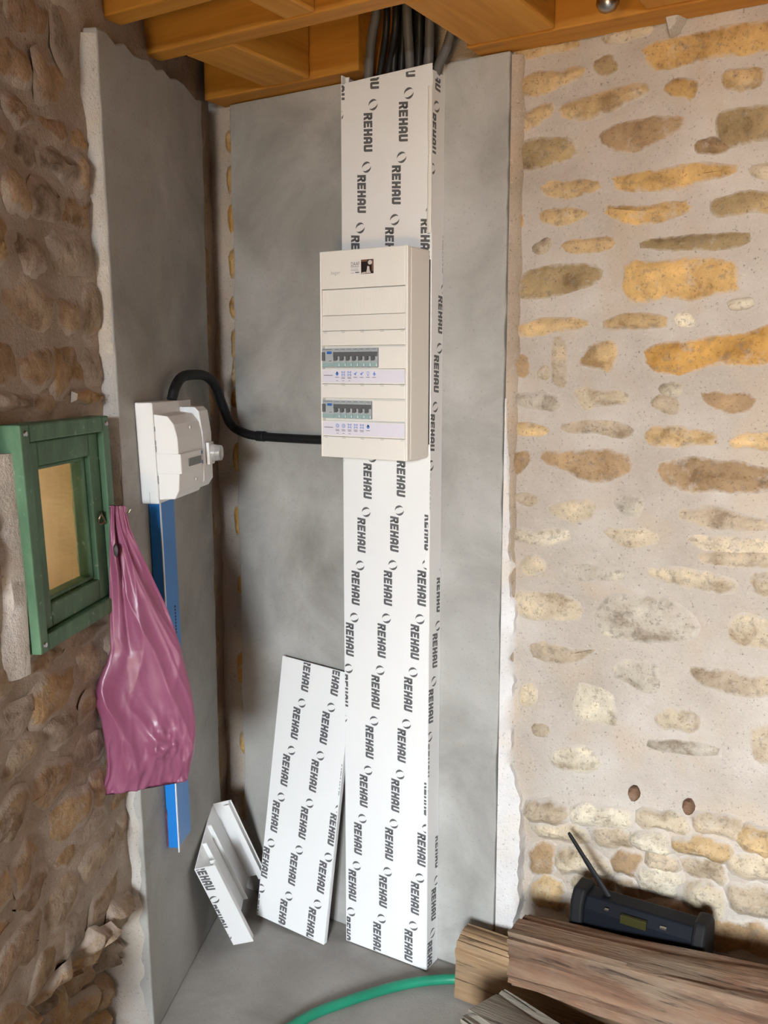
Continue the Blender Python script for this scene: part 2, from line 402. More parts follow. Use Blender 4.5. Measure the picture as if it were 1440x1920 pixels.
A_ = [([(175,240),(500,190),(495,225),(180,300)],TAN),([(185,380),(510,318),(525,365),(400,440),(280,490),(190,470)],TAN),([(555,320),(640,260),(690,330),(620,385)],OLIVE),
 ([(600,170),(830,125),(870,150),(640,210)],PALE),([(810,230),(1100,165),(1440,90),(1500,80),(1500,250),(1440,265),(1000,320),(880,350),(830,320)],GOLD),([(1215,360),(1410,335),(1425,420),(1290,460),(1220,430)],TAN),
 ([(905,435),(1000,385),(1090,420),(1075,490),(960,470)],GOLD),([(390,520),(700,430),(850,400),(830,470),(650,560),(530,620),(400,580)],TAN),([(160,580),(360,510),(370,560),(220,660),(165,655)],TAN),
 ([(165,720),(290,680),(470,680),(480,800),(230,865),(170,840)],OLIVE),([(575,700),(640,620),(850,590),(1020,560),(1030,640),(800,770),(690,765)],BRN),([(1180,545),(1440,530),(1520,520),(1520,690),(1250,740),(1185,680)],OLIVE),
 ([(1075,720),(1170,690),(1260,745),(1100,765)],BRN),([(285,915),(590,895),(610,940),(480,990),(320,990)],TAN),([(640,900),(720,880),(960,830),(1290,805),(1310,860),(1000,930),(750,980),(680,940)],GOLD),
 ([(1350,840),(1440,820),(1520,820),(1520,890),(1370,880)],PALE),([(285,1060),(450,1030),(560,1060),(480,1110),(370,1140),(300,1110)],TAN),([(590,1040),(830,1020),(1050,1000),(1060,1060),(850,1120),(700,1125)],GOLD),
 ([(1150,1010),(1250,950),(1440,950),(1520,940),(1520,1060),(1240,1080),(1150,1085)],OLIVE),([(155,975),(210,1070),(200,1150),(160,1140)],ORG),([(250,1255),(340,1190),(340,1255)],PALE),([(400,1215),(670,1190),(670,1240),(440,1260)],TAN),
 ([(780,1200),(1100,1165),(1370,1150),(1360,1220),(1250,1250),(780,1255)],OLIVE),([(720,1310),(1000,1285),(1310,1280),(1310,1390),(1300,1470),(900,1510),(710,1500)],GOLD),([(180,1370),(330,1310),(630,1330),(590,1430),(350,1490),(170,1500)],OLIVE)]
B_ = [([(155,300),(340,255),(490,260),(570,290),(350,335),(160,355)],TAN),([(600,285),(680,245),(800,238),(940,255),(930,300),(620,318)],TAN),([(985,245),(1030,240),(1080,285),(990,290)],CREAM),([(1250,180),(1360,172),(1350,190),(1260,200)],CREAM),
 ([(780,440),(930,370),(1200,350),(1440,290),(1520,270),(1520,470),(1440,480),(1210,500),(880,550)],ORG),([(145,440),(235,440),(240,560),(180,540)],BRN),([(355,360),(420,355),(440,600),(370,600)],DUST),([(470,495),(540,370),(690,360),(650,540),(600,510)],TAN),
 ([(300,520),(340,500),(335,555),(305,550)],PALE),([(155,640),(260,620),(420,660),(390,730),(180,690)],GRY),([(455,610),(540,600),(590,630),(720,620),(740,690),(600,690),(510,725)],PALE),([(845,660),(960,640),(1000,690),(970,740),(860,700)],DUST),
 ([(1100,620),(1380,640),(1340,720),(1220,740),(1120,680)],BRN),([(895,600),(1000,590),(990,635),(920,630)],CREAM),([(160,785),(280,790),(350,820),(300,845),(170,840)],TAN),([(390,790),(480,770),(650,770),(775,810),(740,865),(600,835),(410,830)],DUST),
 ([(825,805),(1010,795),(1200,820),(1170,900),(820,905)],TAN),([(1230,880),(1320,840),(1440,840),(1520,845),(1520,920),(1290,900)],TAN),([(155,930),(250,920),(240,980),(190,1050),(160,1010)],BRN),
 ([(300,920),(600,910),(760,930),(770,1040),(590,1075),(420,1040),(320,980)],BRN),([(855,965),(1240,960),(1440,1000),(1520,1010),(1520,1125),(980,1135),(900,1050)],BRN),([(165,1150),(220,1130),(300,1165),(240,1195)],DUST),
 ([(310,1210),(420,1165),(580,1170),(570,1270),(430,1280)],PALE),([(655,1160),(760,1145),(840,1165),(790,1270),(680,1220)],GRY),([(975,1230),(1080,1190),(1220,1210),(1440,1270),(1500,1290),(1430,1310),(1170,1325),(1030,1270)],DUST),
 ([(160,1320),(430,1310),(440,1370),(330,1395),(170,1370)],CREAM),([(600,1310),(800,1310),(900,1350),(860,1400),(700,1400)],PALE),([(1000,1345),(1440,1370),(1520,1375),(1520,1460),(1250,1440),(1060,1400)],PALE)]
C_ = [([(190,190),(220,115),(300,115),(325,180),(260,215)],PALE),([(395,200),(440,150),(600,165),(740,190),(735,235),(450,235)],GRY),([(810,180),(950,165),(1100,185),(1300,230),(1290,310),(1060,285),(880,240)],PALE),([(155,290),(350,285),(490,320),(510,440),(380,450),(160,430)],PALE),
 ([(570,430),(600,310),(720,290),(880,320),(1090,390),(1120,500),(1060,555),(880,540),(720,550),(620,500)],GRY),([(1230,500),(1250,420),(1320,395),(1440,430),(1520,440),(1520,600),(1260,560)],PALE),([(230,570),(290,535),(400,580),(590,575),(580,600),(440,660),(270,640)],DUST),
 ([(650,710),(700,640),(880,640),(905,760),(860,810),(740,760)],GRY),([(1000,660),(1200,680),(1440,720),(1520,730),(1520,830),(1130,790)],DUST),([(190,780),(260,740),(290,860),(200,880)],PALE),([(445,850),(480,750),(560,750),(680,840),(690,970),(580,970),(470,920)],CREAM),
 ([(850,940),(930,870),(1100,910),(1100,990),(950,995)],PALE),([(330,1130),(420,1050),(580,1070),(590,1200),(380,1180)],CREAM),([(250,960),(340,970),(330,1010),(270,1010)],DUST),([(1340,1000),(1440,960),(1520,950),(1520,1150),(1360,1150)],DUST),
 ([(800,1050),(1000,1040),(1220,1080),(1150,1110),(900,1090)],GRY),([(1350,200),(1440,190),(1520,190),(1520,330),(1380,320)],PALE),([(1080,90),(1440,95),(1520,95),(1520,170),(1100,150)],DUST)]
sd = 100
for lst, off in ((A_, (900,0)), (B_, (900,500)), (C_, (900,1000))):
    for pts, c in lst:
        sd += 1; random.seed(sd); k = rnd(.92, 1.08)
        px_stone(pts, off, tuple(x*k for x in c), sd, rnd(.004, .008))
# bare rubble low on the back wall
D_ = [(985,1497,1062,1535,DUST),(1072,1505,1182,1545,CREAM),(1000,1542,1095,1583,PALE),(1108,1552,1180,1590,DUST),(985,1590,1032,1640,BRN),(1042,1592,1132,1640,PALE),(1190,1556,1250,1596,CREAM),(1262,1568,1375,1606,TAN),(1146,1600,1195,1648,BRN),
 (1190,1632,1268,1688,CREAM),(990,1648,1052,1706,TAN),(1062,1650,1135,1690,PALE),(1208,1602,1262,1630,DUST),(1276,1612,1355,1656,DUST),(1362,1600,1450,1650,PALE),(1280,1664,1358,1722,PALE),(1368,1658,1450,1722,DUST),(1148,1655,1186,1700,DUST),(1385,1550,1450,1592,TAN),(1200,1520,1290,1552,PALE),
 (1300,1530,1390,1560,DUST),(1330,1730,1450,1790,BRN),(1050,1700,1150,1745,DUST),(1180,1700,1270,1745,DUST)]
for x0, y0, x1, y1, c in D_:
    sd += 1; random.seed(sd); sl = .16*(x1-x0)
    px_stone([(x0,y0+rnd(0,8)),((x0+x1)/2,y0+rnd(-6,2)+sl*.5),(x1,y0+sl+rnd(-4,6)),(x1+rnd(-6,4),y1+sl*.6),((x0+x1)/2,y1+rnd(-4,4)),(x0+rnd(-4,8),y1-sl*.4)], (0,0), (lambda k_: tuple(v*k_ for v in c))(rnd(.9,1.08)), sd, rnd(.010,.022), .14, 1, .014)
# the wall goes on beyond the frame
z = .15; k = 0
while z < 2.2:
    hgt = rnd(.07, .14); x = -.30 + rnd(0, .1)
    while x < 1.0:
        ln = rnd(.10, .34); sd += 1; random.seed(sd)
        if x > -.28:
            g = [(x,z+rnd(0,.02)),(x+ln*.5,z+rnd(-.01,.01)),(x+ln,z+rnd(0,.02)),(x+ln-rnd(0,.02),z+hgt-rnd(0,.02)),(x+ln*.5,z+hgt+rnd(-.01,.01)),(x+rnd(0,.02),z+hgt-rnd(0,.02))]
            c = random.choice([TAN, GOLD, BRN, DUST] if z > 1.1 else [PALE, CREAM, DUST, GRY])
            stone(g, BW, bw_h, rnd(.004,.009), sd, MAT['stone'], (lambda k_: tuple(v*k_ for v in c))(rnd(.9,1.05)), wall_back, 20, .06)
        x += ln + rnd(.03, .07)
    z += hgt + rnd(.03, .05)
# a few stones in the bare strip left of the cement render, in the corner
for i, z in enumerate([.25,.45,.68,.93,1.12,1.30,1.47,1.545,1.62,1.72,1.84,1.96,2.06,2.16]):
    random.seed(900+i); h = rnd(.03,.05)
    stone([(-1.80,z-h),(-1.762,z-h+.005),(-1.755,z+h),(-1.80,z+h-.004)], BW, bw_h, .012, 900+i, MAT['stone'], random.choice([TAN, GOLD, ORG]), wall_back, 14, .05)
# left wall rubble
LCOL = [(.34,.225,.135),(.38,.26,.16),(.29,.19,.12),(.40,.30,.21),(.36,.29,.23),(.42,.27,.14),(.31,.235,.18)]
def edge_s(z): return .665 + .10*z/2.2
random.seed(77)
z = .0; row = 0
while z < 2.42:
    low = z < .36
    hgt = rnd(.045, .095) if not low else rnd(.06, .11)
    s = .64 + rnd(-.06, .02) if row % 2 else .60 + rnd(-.03, .03)
    while s < 1.75:
        ln = rnd(.07, .20) if not low else rnd(.07, .16); sd += 1; rs = random.Random(sd)
        a, b, c, d = s, s+ln, z, z+hgt
        s = b + (rnd(.004, .018) if not low else rnd(-.01, .012))
        a = max(a, edge_s((c+d)/2)+.012)
        if b-a < .05: continue
        if b > WS0-.02 and a < WS1+.03 and d > WZ0-.03 and c < WZ1+.03:      # clear of the window
            if a < WS0-.07 and b > WS0-.02: b = WS0-.025
            elif b > WS1+.12: a = WS1+.06
            elif d > WZ1+.05: c = WZ1+.035
            elif c < WZ0-.05: d = WZ0-.035
            else: continue
            if b-a < .05 or d-c < .03: continue
        u = lambda q=.02: rs.uniform(-q, q)
        g = [(a,c+.015+u(.012)),((a+b)/2,c+u(.012)),(b,c+.015+u(.012)),(b+u(.012),(c+d)/2),(b,d-.015+u(.012)),((a+b)/2,d+u(.012)),(a,d-.015+u(.012)),(a+u(.012),(c+d)/2)]
        g = [(q[0], max(.004, q[1])) for q in g]
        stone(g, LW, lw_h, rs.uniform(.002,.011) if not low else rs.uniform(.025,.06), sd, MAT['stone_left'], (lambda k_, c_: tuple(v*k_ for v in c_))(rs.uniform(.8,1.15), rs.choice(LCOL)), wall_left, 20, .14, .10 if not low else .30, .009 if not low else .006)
    z += hgt + (rnd(.002, .014) if not low else rnd(-.012, .004)); row += 1
for i in range(12):      # bare strip of stone on the left wall beside the corner
    z = .15+i*.18; random.seed(600+i)
    stone([(.02,z),(.11,z+.01),(.11,z+.12),(.02,z+.11)], LW, lw_h, .012, 600+i, MAT['stone_left'], random.choice(LCOL), wall_left, 14, .08)

# ------------------------------------------------------------------ cement render coats and lime edges
def slab(name, outline, to3, h0, h1, mat, parent, bevel=.004):
    mb = MB(); mb.prism([to3(a, h0, b) for a, b in outline], [to3(a, h1, b) for a, b in outline])
    return obj(name, mb, mat, parent, bevel=bevel)
def jag(p0, p1, n, amp, seed):
    rs = random.Random(seed)
    d = (p1[0]-p0[0], p1[1]-p0[1]); ln = math.hypot(*d); nx, ny = -d[1]/ln, d[0]/ln
    return [(p0[0]+d[0]*i/n+nx*(j := rs.uniform(-amp, amp)), p0[1]+d[1]*i/n+ny*j) for i in range(n)]
ol = jag((-1.765,.002),(-.947,.002),4,0,1)+jag((-.947,.002),(-.945,2.247),60,.0025,2)+jag((-.945,2.247),(-1.76,2.247),4,0,3)+jag((-1.76,2.247),(-1.765,.002),40,.004,4)
slab('cement_coat', ol, BW, -.02, YB, MAT['cement'], wall_back)
ol = jag((.115,.002),(.672,.002),4,0,5)+jag((.672,.002),(edge_s(2.19),2.19),60,.002,6)+jag((edge_s(2.19),2.19),(.12,2.235),14,.012,7)+jag((.12,2.235),(.115,.002),40,.005,8)
slab('cement_coat', ol, LW, -.16, -.0005, MAT['cement'], wall_left)
# pale lime along the exposed thickness of the left coat
ol = [(edge_s(z)+.001+.003*mn.noise(V((z*22,0,0))), z) for z in [i*.01 for i in range(219)]]
wd = [(edge_s(z)+.010+.012*max(0, mn.noise(V((z*9,5,0))))+.005*mn.noise(V((z*28,2,0))), z) for z in [i*.01 for i in range(219)]]
mb = MB()
rings = [[LW(a[0],-.12,a[1]+.003), LW(a[0]-.006,-.0015,a[1]+.003), LW(a[0]+.002,-.004,a[1]+.003), LW(b[0],-.032,b[1]+.003), LW(b[0]+.004,-.12,b[1]+.003)] for a, b in zip(ol, wd)]
mb.loft(rings); obj('lime_edge', mb, MAT['lime_edge'], wall_left, smooth=60)
# white lime band right of the back coat
ol1 = []; ol2 = []
for i in range(76):
    z = .02+i*.0296
    wdt = .022 + .012*mn.noise(V((z*11,3,1)))+.006*mn.noise(V((z*37,3,1)))
    wdt += .030*math.exp(-((z-.42)/.12)**2) + .022*math.exp(-((z-.22)/.10)**2)
    ol1.append((-.944, z)); ol2.append((-.944+max(.008, wdt), z))
mb = MB(); mb.loft([[BW(a[0],-.03,a[1]), BW(a[0],.022,a[1]), BW(a[0]+.006,.020,a[1]), BW(a[0]+.022+.008*mn.noise(V((a[1]*13,8,1))),.008,b[1]), BW(a[0]+.028,-.03,b[1])] for a, b in zip(ol1, ol2)])
obj('mortar_band', mb, MAT['mortar_band'], wall_back, smooth=60)
mb = MB(); rg = []
for i in range(150):
    z = .02+i*.0098; k = max(0, min(1, (1.48-z)/.55)); a = .001+.003*(1+mn.noise(V((z*25,5,5))))*(1-k)
    wdt = k*(.024 + .012*mn.noise(V((z*11,3,1)))+.008*mn.noise(V((z*37,3,1)))) + .034*math.exp(-((z-.42)/.12)**2) + .026*math.exp(-((z-.22)/.10)**2) + .002
    wdt = max(.003, wdt+.012*(k < .999)*mn.noise(V((z*30,1,2)))*k)
    rg.append([BW(-.944,-.03,z), BW(-.944,.0255,z), BW(-.944+min(.006, wdt*.5),.0245,z), BW(-.944+wdt,.014 if wdt > .02 else .0215,z), BW(-.942+wdt,-.03,z)])
mb.loft(rg); obj('lime_band', mb, MAT['lime'], wall_back, smooth=60)
# lime slobber down the near side of the window
mb = MB(); mb.loft([[LW(1.13,-.06,z), LW(1.13,-.010,z), LW(1.165+.02*mn.noise(V((z*12,1,4))),-.014,z), LW(1.20+.03*mn.noise(V((z*9,1,7))),-.06,z)] for z in [1.03+.02*i for i in range(20)]])
obj('lime_fillet', mb, MAT['mortar'], wall_left, smooth=60)
# loose mortar lump under the wall plate
P = onY(1268, 38, 0); mb = MB()
mb.prism([V((P.x-.035,.03,P.z+.03)), V((P.x-.02,.03,P.z-.025)), V((P.x+.0,.03,P.z-.02)), V((P.x+.03,.03,P.z+.03))], [V((P.x-.025,-.012,P.z+.03)), V((P.x-.014,-.006,P.z-.018)), V((P.x-.006,-.006,P.z-.014)), V((P.x+.018,-.012,P.z+.03))])
obj('mortar_lump', mb, MAT['lime_edge'], wall_back, bevel=.004)
for x, y, lab in ((1190,1485,'left of the two stubby wooden plugs set in the pale mortar'), (1292,1510,'right of the two stubby wooden plugs set in the pale mortar')):
    P = onY(x, y, .025); mb = MB()
    n = 10; f = lambda r, yy, dz: [V((P.x+r*math.cos(2*PI*i/n)*(1+.15*math.sin(i*5)), yy, P.z+dz+1.35*r*math.sin(2*PI*i/n))) for i in range(n)]
    mb.loft([f(.013,.05,0), f(.012,.012,-.002), f(.008,.006,-.003)])
    tag(obj('wall_plug', mb, MAT['oak_red'], smooth=40), lab, 'wall plug', 'wooden plugs in the stone wall')

# ------------------------------------------------------------------ window in the left wall
def WN(s, o, z): return LW(s + .08*(z-1.26), o, z)
win = bpy.data.objects.new('window_1', None); COL.objects.link(win); win.location = LW(.96, 0, 1.06); win['kind'] = 'structure'
win['label'] = 'small green wooden window with rippled glass in the rubble wall'
def bars(name, s0, s1, z0, z1, wd, o0, o1, parent, mat):
    for a, b, c, d in ((s0, s0+wd, z0, z1), (s1-wd, s1, z0, z1), (s0+wd, s1-wd, z0, z0+wd), (s0+wd, s1-wd, z1-wd, z1)):
        mb = MB(); mb.box(a, b, o0, o1, c, d, WN); obj(name, mb, mat, parent, bevel=.003)
bars('outer_frame', .785, 1.137, 1.060, 1.456, .030, -.06, .006, win, MAT['green'])
bars('sash_frame', .8165, 1.1055, 1.0915, 1.4245, .043, -.05, -.006, win, MAT['green'])
bars('glazing_bead', .8600, 1.0620, 1.1350, 1.3810, .008, -.045, -.016, win, MAT['green'])
mb = MB(); mb.box(.862, 1.060, -.036, -.032, 1.137, 1.379, WN); obj('pane', mb, MAT['glass'], win)
mb = MB(); mb.box(1.1062, 1.1068, -.02, -.0035, 1.09, 1.426, WN); obj('sash_gap', mb, plain('yellow_wood_edge', (.45,.30,.06), .7), win)
for s, z in ((.80,1.441), (1.122,1.441), (1.122,1.075)):
    mb = MB(); mb.cyl(WN(s,.0055,z), WN(s,.009,z), .006, .004, 10); obj('nail_head', mb, MAT['silver'], win, smooth=40)
mb = MB(); c0 = WN(.835,-.006,1.27)
mb.tube(spline([WN(.812,-.006,1.272), WN(.808,.014,1.276), WN(.803,.030,1.268), WN(.800,.038,1.260), WN(.797,.044,1.268)], .004), .0022, 8); obj('hook', mb, MAT['brass'], win, smooth=True)
mb = MB(); mb.tube([WN(.836+.010*math.cos(a), -.003+.003*math.sin(a*2), 1.255+.012*math.sin(a)) for a in [2*PI*i/20 for i in range(21)]], .002, 6); obj('catch_ring', mb, MAT['brass'], win, smooth=True)
# outside the window
mb = MB(); mb.box(-3.2, 3.2, -1.05, -.27, .80, .9, LW); g = obj('gravel_bank', mb, MAT['gravel'], kind='structure')
mb = MB(); mb.box(-3.2, 3.2, -1.25, -1.05, .85, 2.0, LW); g = obj('garden_wall', mb, MAT['outstone'], kind='structure')

# ------------------------------------------------------------------ print on the white plastic film
LET = {
 'R': [[(0,0),(.32,0),(.32,1),(0,1)], [(.32,.74),(.82,.74),(.74,1),(.32,1)], [(.56,.44),(.87,.52),(.87,.92),(.56,.80)], [(.32,.36),(.64,.36),(.72,.60),(.32,.60)], [(.40,.40),(.58,0),(.92,0),(.70,.44)]],
 'E': [[(0,0),(.32,0),(.32,1),(0,1)], [(.32,0),(.84,0),(.84,.26),(.32,.26)], [(.32,.38),(.78,.38),(.78,.62),(.32,.62)], [(.32,.74),(.84,.74),(.84,1),(.32,1)]],
 'H': [[(0,0),(.32,0),(.32,1),(0,1)], [(.56,0),(.88,0),(.88,1),(.56,1)], [(.32,.37),(.56,.37),(.56,.64),(.32,.64)]],
 'A': [[(0,0),(.32,0),(.32,.90),(.12,.90),(0,.80)], [(.56,0),(.88,0),(.88,.80),(.76,.90),(.56,.90)], [(.12,.90),(.76,.90),(.66,1),(.20,1)], [(.32,.26),(.56,.26),(.56,.50),(.32,.50)], [(.32,.72),(.56,.72),(.56,.90),(.32,.90)]],
 'U': [[(0,.14),(.32,.26),(.32,1),(0,1)], [(.56,.26),(.88,.14),(.88,1),(.56,1)], [(0,.14),(.12,0),(.76,0),(.88,.14),(.56,.26),(.32,.26)]]}
def crescents():
    out = []
    for sgn in (0, 1):
        n = 14
        for i in range(n):
            q = []
            for t, inner in ((i, 0), (i+1, 0), (i+1, 1), (i, 1)):
                a = math.radians(35 + 150*t/n + 180*sgn); th = .42*math.sin(PI*t/n)+.02
                r = 1 - (th if inner else 0); q.append((r*math.cos(a), r*math.sin(a)))
            out.append(q)
    return out
CRE = crescents()
TXT_L, TXT_H, RING = .090, .0245, .0128
def unit_marks():      # polygons round a ring centre: text runs down, its letter tops to the right
    out = [[(x*RING, y*RING) for x, y in q] for q in CRE]
    adv = TXT_L/5
    for i, ch in enumerate('REHAU'):
        for q in LET[ch]:
            out.append([(-.0265+y*TXT_H, -.0165-(i*adv+x*adv*1.0+.12*adv*(y-.5))) for x, y in q])
    return out
UNIT = unit_marks()
def clip(poly, x0, x1, y0, y1):
    for ax, lim, sg in ((0,x0,1),(0,x1,-1),(1,y0,1),(1,y1,-1)):
        out = []
        for i in range(len(poly)):
            a, b = poly[i-1], poly[i]; da, db = sg*(a[ax]-lim), sg*(b[ax]-lim)
            if (da >= 0) != (db >= 0):
                t = da/(da-db); out.append((a[0]+(b[0]-a[0])*t, a[1]+(b[1]-a[1])*t))
            if db >= 0: out.append(b)
        poly = out
        if len(poly) < 3: return None
    return poly
def film_print(name, phase, rect, to3, parent, rot=None):
    a = (-.0187,-.139); b = (.0975,.0115)
    for i in range(-22, 23):
        for j in range(-5, 6):
            cx, cy = phase[0]+a[0]*i+b[0]*j, phase[1]+a[1]*i+b[1]*j
            if cx < rect[0]-.05 or cx > rect[1]+.05 or cy < rect[2]-.05 or cy > rect[3]+.13: continue
            mb = MB()
            for q in UNIT:
                p = clip([(cx+x, cy+y) for x, y in q], *rect)
                if p: mb.add([to3(x, y) for x, y in p], [tuple(range(len(p)))])
            if mb.f: obj(name, mb, MAT['ink'], parent)

# ------------------------------------------------------------------ white trunking
TX0, TX1 = -1.360, -1.108
TW = TX1-TX0
tr = thing('cable_trunking', 'tall white plastic cable trunking printed with grey lettering, floor to ceiling', 'trunking', (-1.234, -.03, 0))
mb = MB()
mb.box(TX0, TX1, -.004, -.0006, .002, 2.244)
body = obj('channel_back', mb, MAT['pvc'], tr)
for nm, x0, x1, zt in (('channel_side', TX0, TX0+.003, 2.244), ('channel_side', TX1-.003, TX1, 2.218)):
    mb = MB(); mb.box(x0, x1, -.0575, -.004, .002, zt); sd_o = obj(nm, mb, MAT['pvc'], tr, bevel=.0006)
    xi = x1 if x0 == TX0 else x0-.003
    mb = MB(); mb.box(xi, xi+.003, -.040, -.0041, .002, zt-.002); mb.box(min(xi, xi+(.010 if x0 == TX0 else -.007)), max(xi+.003, xi+(.010 if x0 == TX0 else -.007)), -.043, -.040, .002, zt-.002)
    obj('inner_lip', mb, MAT['pvc'], sd_o)
film_print('printed_lettering', (.047, .914), (.002, .0555, .006, 2.205), lambda d, z: V((TX1+.0004, -.06+d, z)), tr)
def cover(z0, zl, zr, ph):
    mb = MB(); zk = lambda x: zl+(zr-zl)*(x-TX0)/TW
    # thin plate with returned edges
    mb.prism([V((TX0+.0005,-.060,z0)), V((TX1-.0005,-.060,z0)), V((TX1-.0005,-.060,zr)), V((TX0+.0005,-.060,zl))], [V((TX0+.0005,-.0578,z0)), V((TX1-.0005,-.0578,z0)), V((TX1-.0005,-.0578,zr)), V((TX0+.0005,-.0578,zl))])
    c = obj('cover', mb, MAT['pvc'], tr, bevel=.0008)
    film_print('printed_lettering', ph, (.003, TW-.003, z0+.002, min(zl, zr)-.001), lambda u, z: V((TX0+u, -.0604, z)), c)
    return c
cv1 = cover(.003, 1.37, 1.37, (.1301, .9265))
cv2 = cover(1.80, 2.224, 2.232, (.19, 2.1754))
# a strip of protective film peeling off the right edge
mb = MB(); random.seed(3)
rg = []
for i in range(34):
    z = 1.86+.0098*i; a = .010+.006*mn.noise(V((z*14,1,0))); k = .003+.003*abs(mn.noise(V((z*22,2,0))))
    rg.append([V((TX1-.001-a,-.0606,z)), V((TX1-.001-a*.5,-.0612-k,z)), V((TX1+.001,-.0612-k*.6,z)), V((TX1+.0008,-.0606,z))])
mb.loft(rg); obj('peeling_film', mb, MAT['pvc_warm'], cv2, smooth=60)
mb = MB(); rg = []
for i in range(9):
    z = 1.06+.007*i; k = .006*math.sin(PI*i/8)+.0008
    rg.append([V((TX1-.001-k*1.6,-.0606,z)), V((TX1-.001-k,-.0612-k,z)), V((TX1+.001,-.0608,z))])
mb.loft(rg); obj('peeling_film', mb, MAT['pvc'], cv1, smooth=60)

# ------------------------------------------------------------------ consumer unit
BX0, BX1, BZ0, BZ1, BY0, BY1 = -1.353, -1.110, 1.338, 1.822, -.163, -.0606
cu = thing('consumer_unit', 'cream white fuse box with two rows of breakers, mounted on the trunking', 'fuse box', ((BX0+BX1)/2, -.11, BZ0))
mb = MB(); mb.box(BX0, BX1, BY0+.0125, BY1, BZ0, BZ1); obj('body', mb, MAT['pvc_warm'], cu, bevel=.006, seg=3)
W_ = BX1-BX0
def fx(f): return BX0+W_*f
def strip(name, f0, f1, z0, z1, d0, d1, mat, parent, bevel=.001):
    mb = MB(); mb.box(fx(f0), fx(f1), BY0+d0, BY0+d1, z0, z1); return obj(name, mb, mat, parent, bevel=bevel)
# front made of frame strips round three recessed rows
rows = [(1.637, 1.735), (1.513, 1.603), (1.388, 1.480)]
fr = MB()
def fbox(f0, f1, z0, z1): fr.box(fx(f0), fx(f1), BY0, BY0+.0124, z0, z1)
fbox(0, .02, BZ0, BZ1); fbox(.972, 1, BZ0, BZ1)
for z0, z1 in ((BZ0, 1.388), (1.480, 1.513), (1.603, 1.637), (1.735, BZ1)): fbox(.02, .972, z0, z1)
obj('front_cover', fr, MAT['pvc_warm'], cu, bevel=.0015)
def decal(name, polys, mat, parent, y=BY0-.0004):
    mb = MB()
    for q in polys: mb.add([V((x, y, z)) for x, z in q], [tuple(range(len(q)))])
    return obj(name, mb, mat, parent)
def rect(x0, x1, z0, z1): return [(x0,z0),(x1,z0),(x1,z1),(x0,z1)]
def disc(cx, cz, r, n=14, rz=None): return [(cx+r*math.cos(2*PI*i/n), cz+(rz or r)*math.sin(2*PI*i/n)) for i in range(n)]
def ringp(cx, cz, r, t, n=16):
    return [[(cx+a*math.cos(2*PI*k/n), cz+a*math.sin(2*PI*k/n)) for a, k in ((r,i),(r,i+1),(r-t,i+1),(r-t,i))] for i in range(n)]
def text_mesh(txt, size, origin, mat, parent, name='lettering', y=BY0-.0005, width=None):
    cu_ = bpy.data.curves.new('lettering', 'FONT'); cu_.body = txt; cu_.size = size; cu_.resolution_u = 2
    to = bpy.data.objects.new('lettering_tmp', cu_); COL.objects.link(to)
    dg = bpy.context.evaluated_depsgraph_get(); me = bpy.data.meshes.new_from_object(to.evaluated_get(dg))
    bpy.data.objects.remove(to); bpy.data.curves.remove(cu_)
    mx = max(v.co.x for v in me.vertices); kx = (width/mx) if width else 1
    mb = MB(); mb.v = [(origin[0]+v.co.x*kx, y, origin[1]+v.co.y) for v in me.vertices]; mb.f = [tuple(p.vertices) for p in me.polygons]; mb.m = [0]*len(mb.f)
    bpy.data.meshes.remove(me); return obj(name, mb, mat, parent)
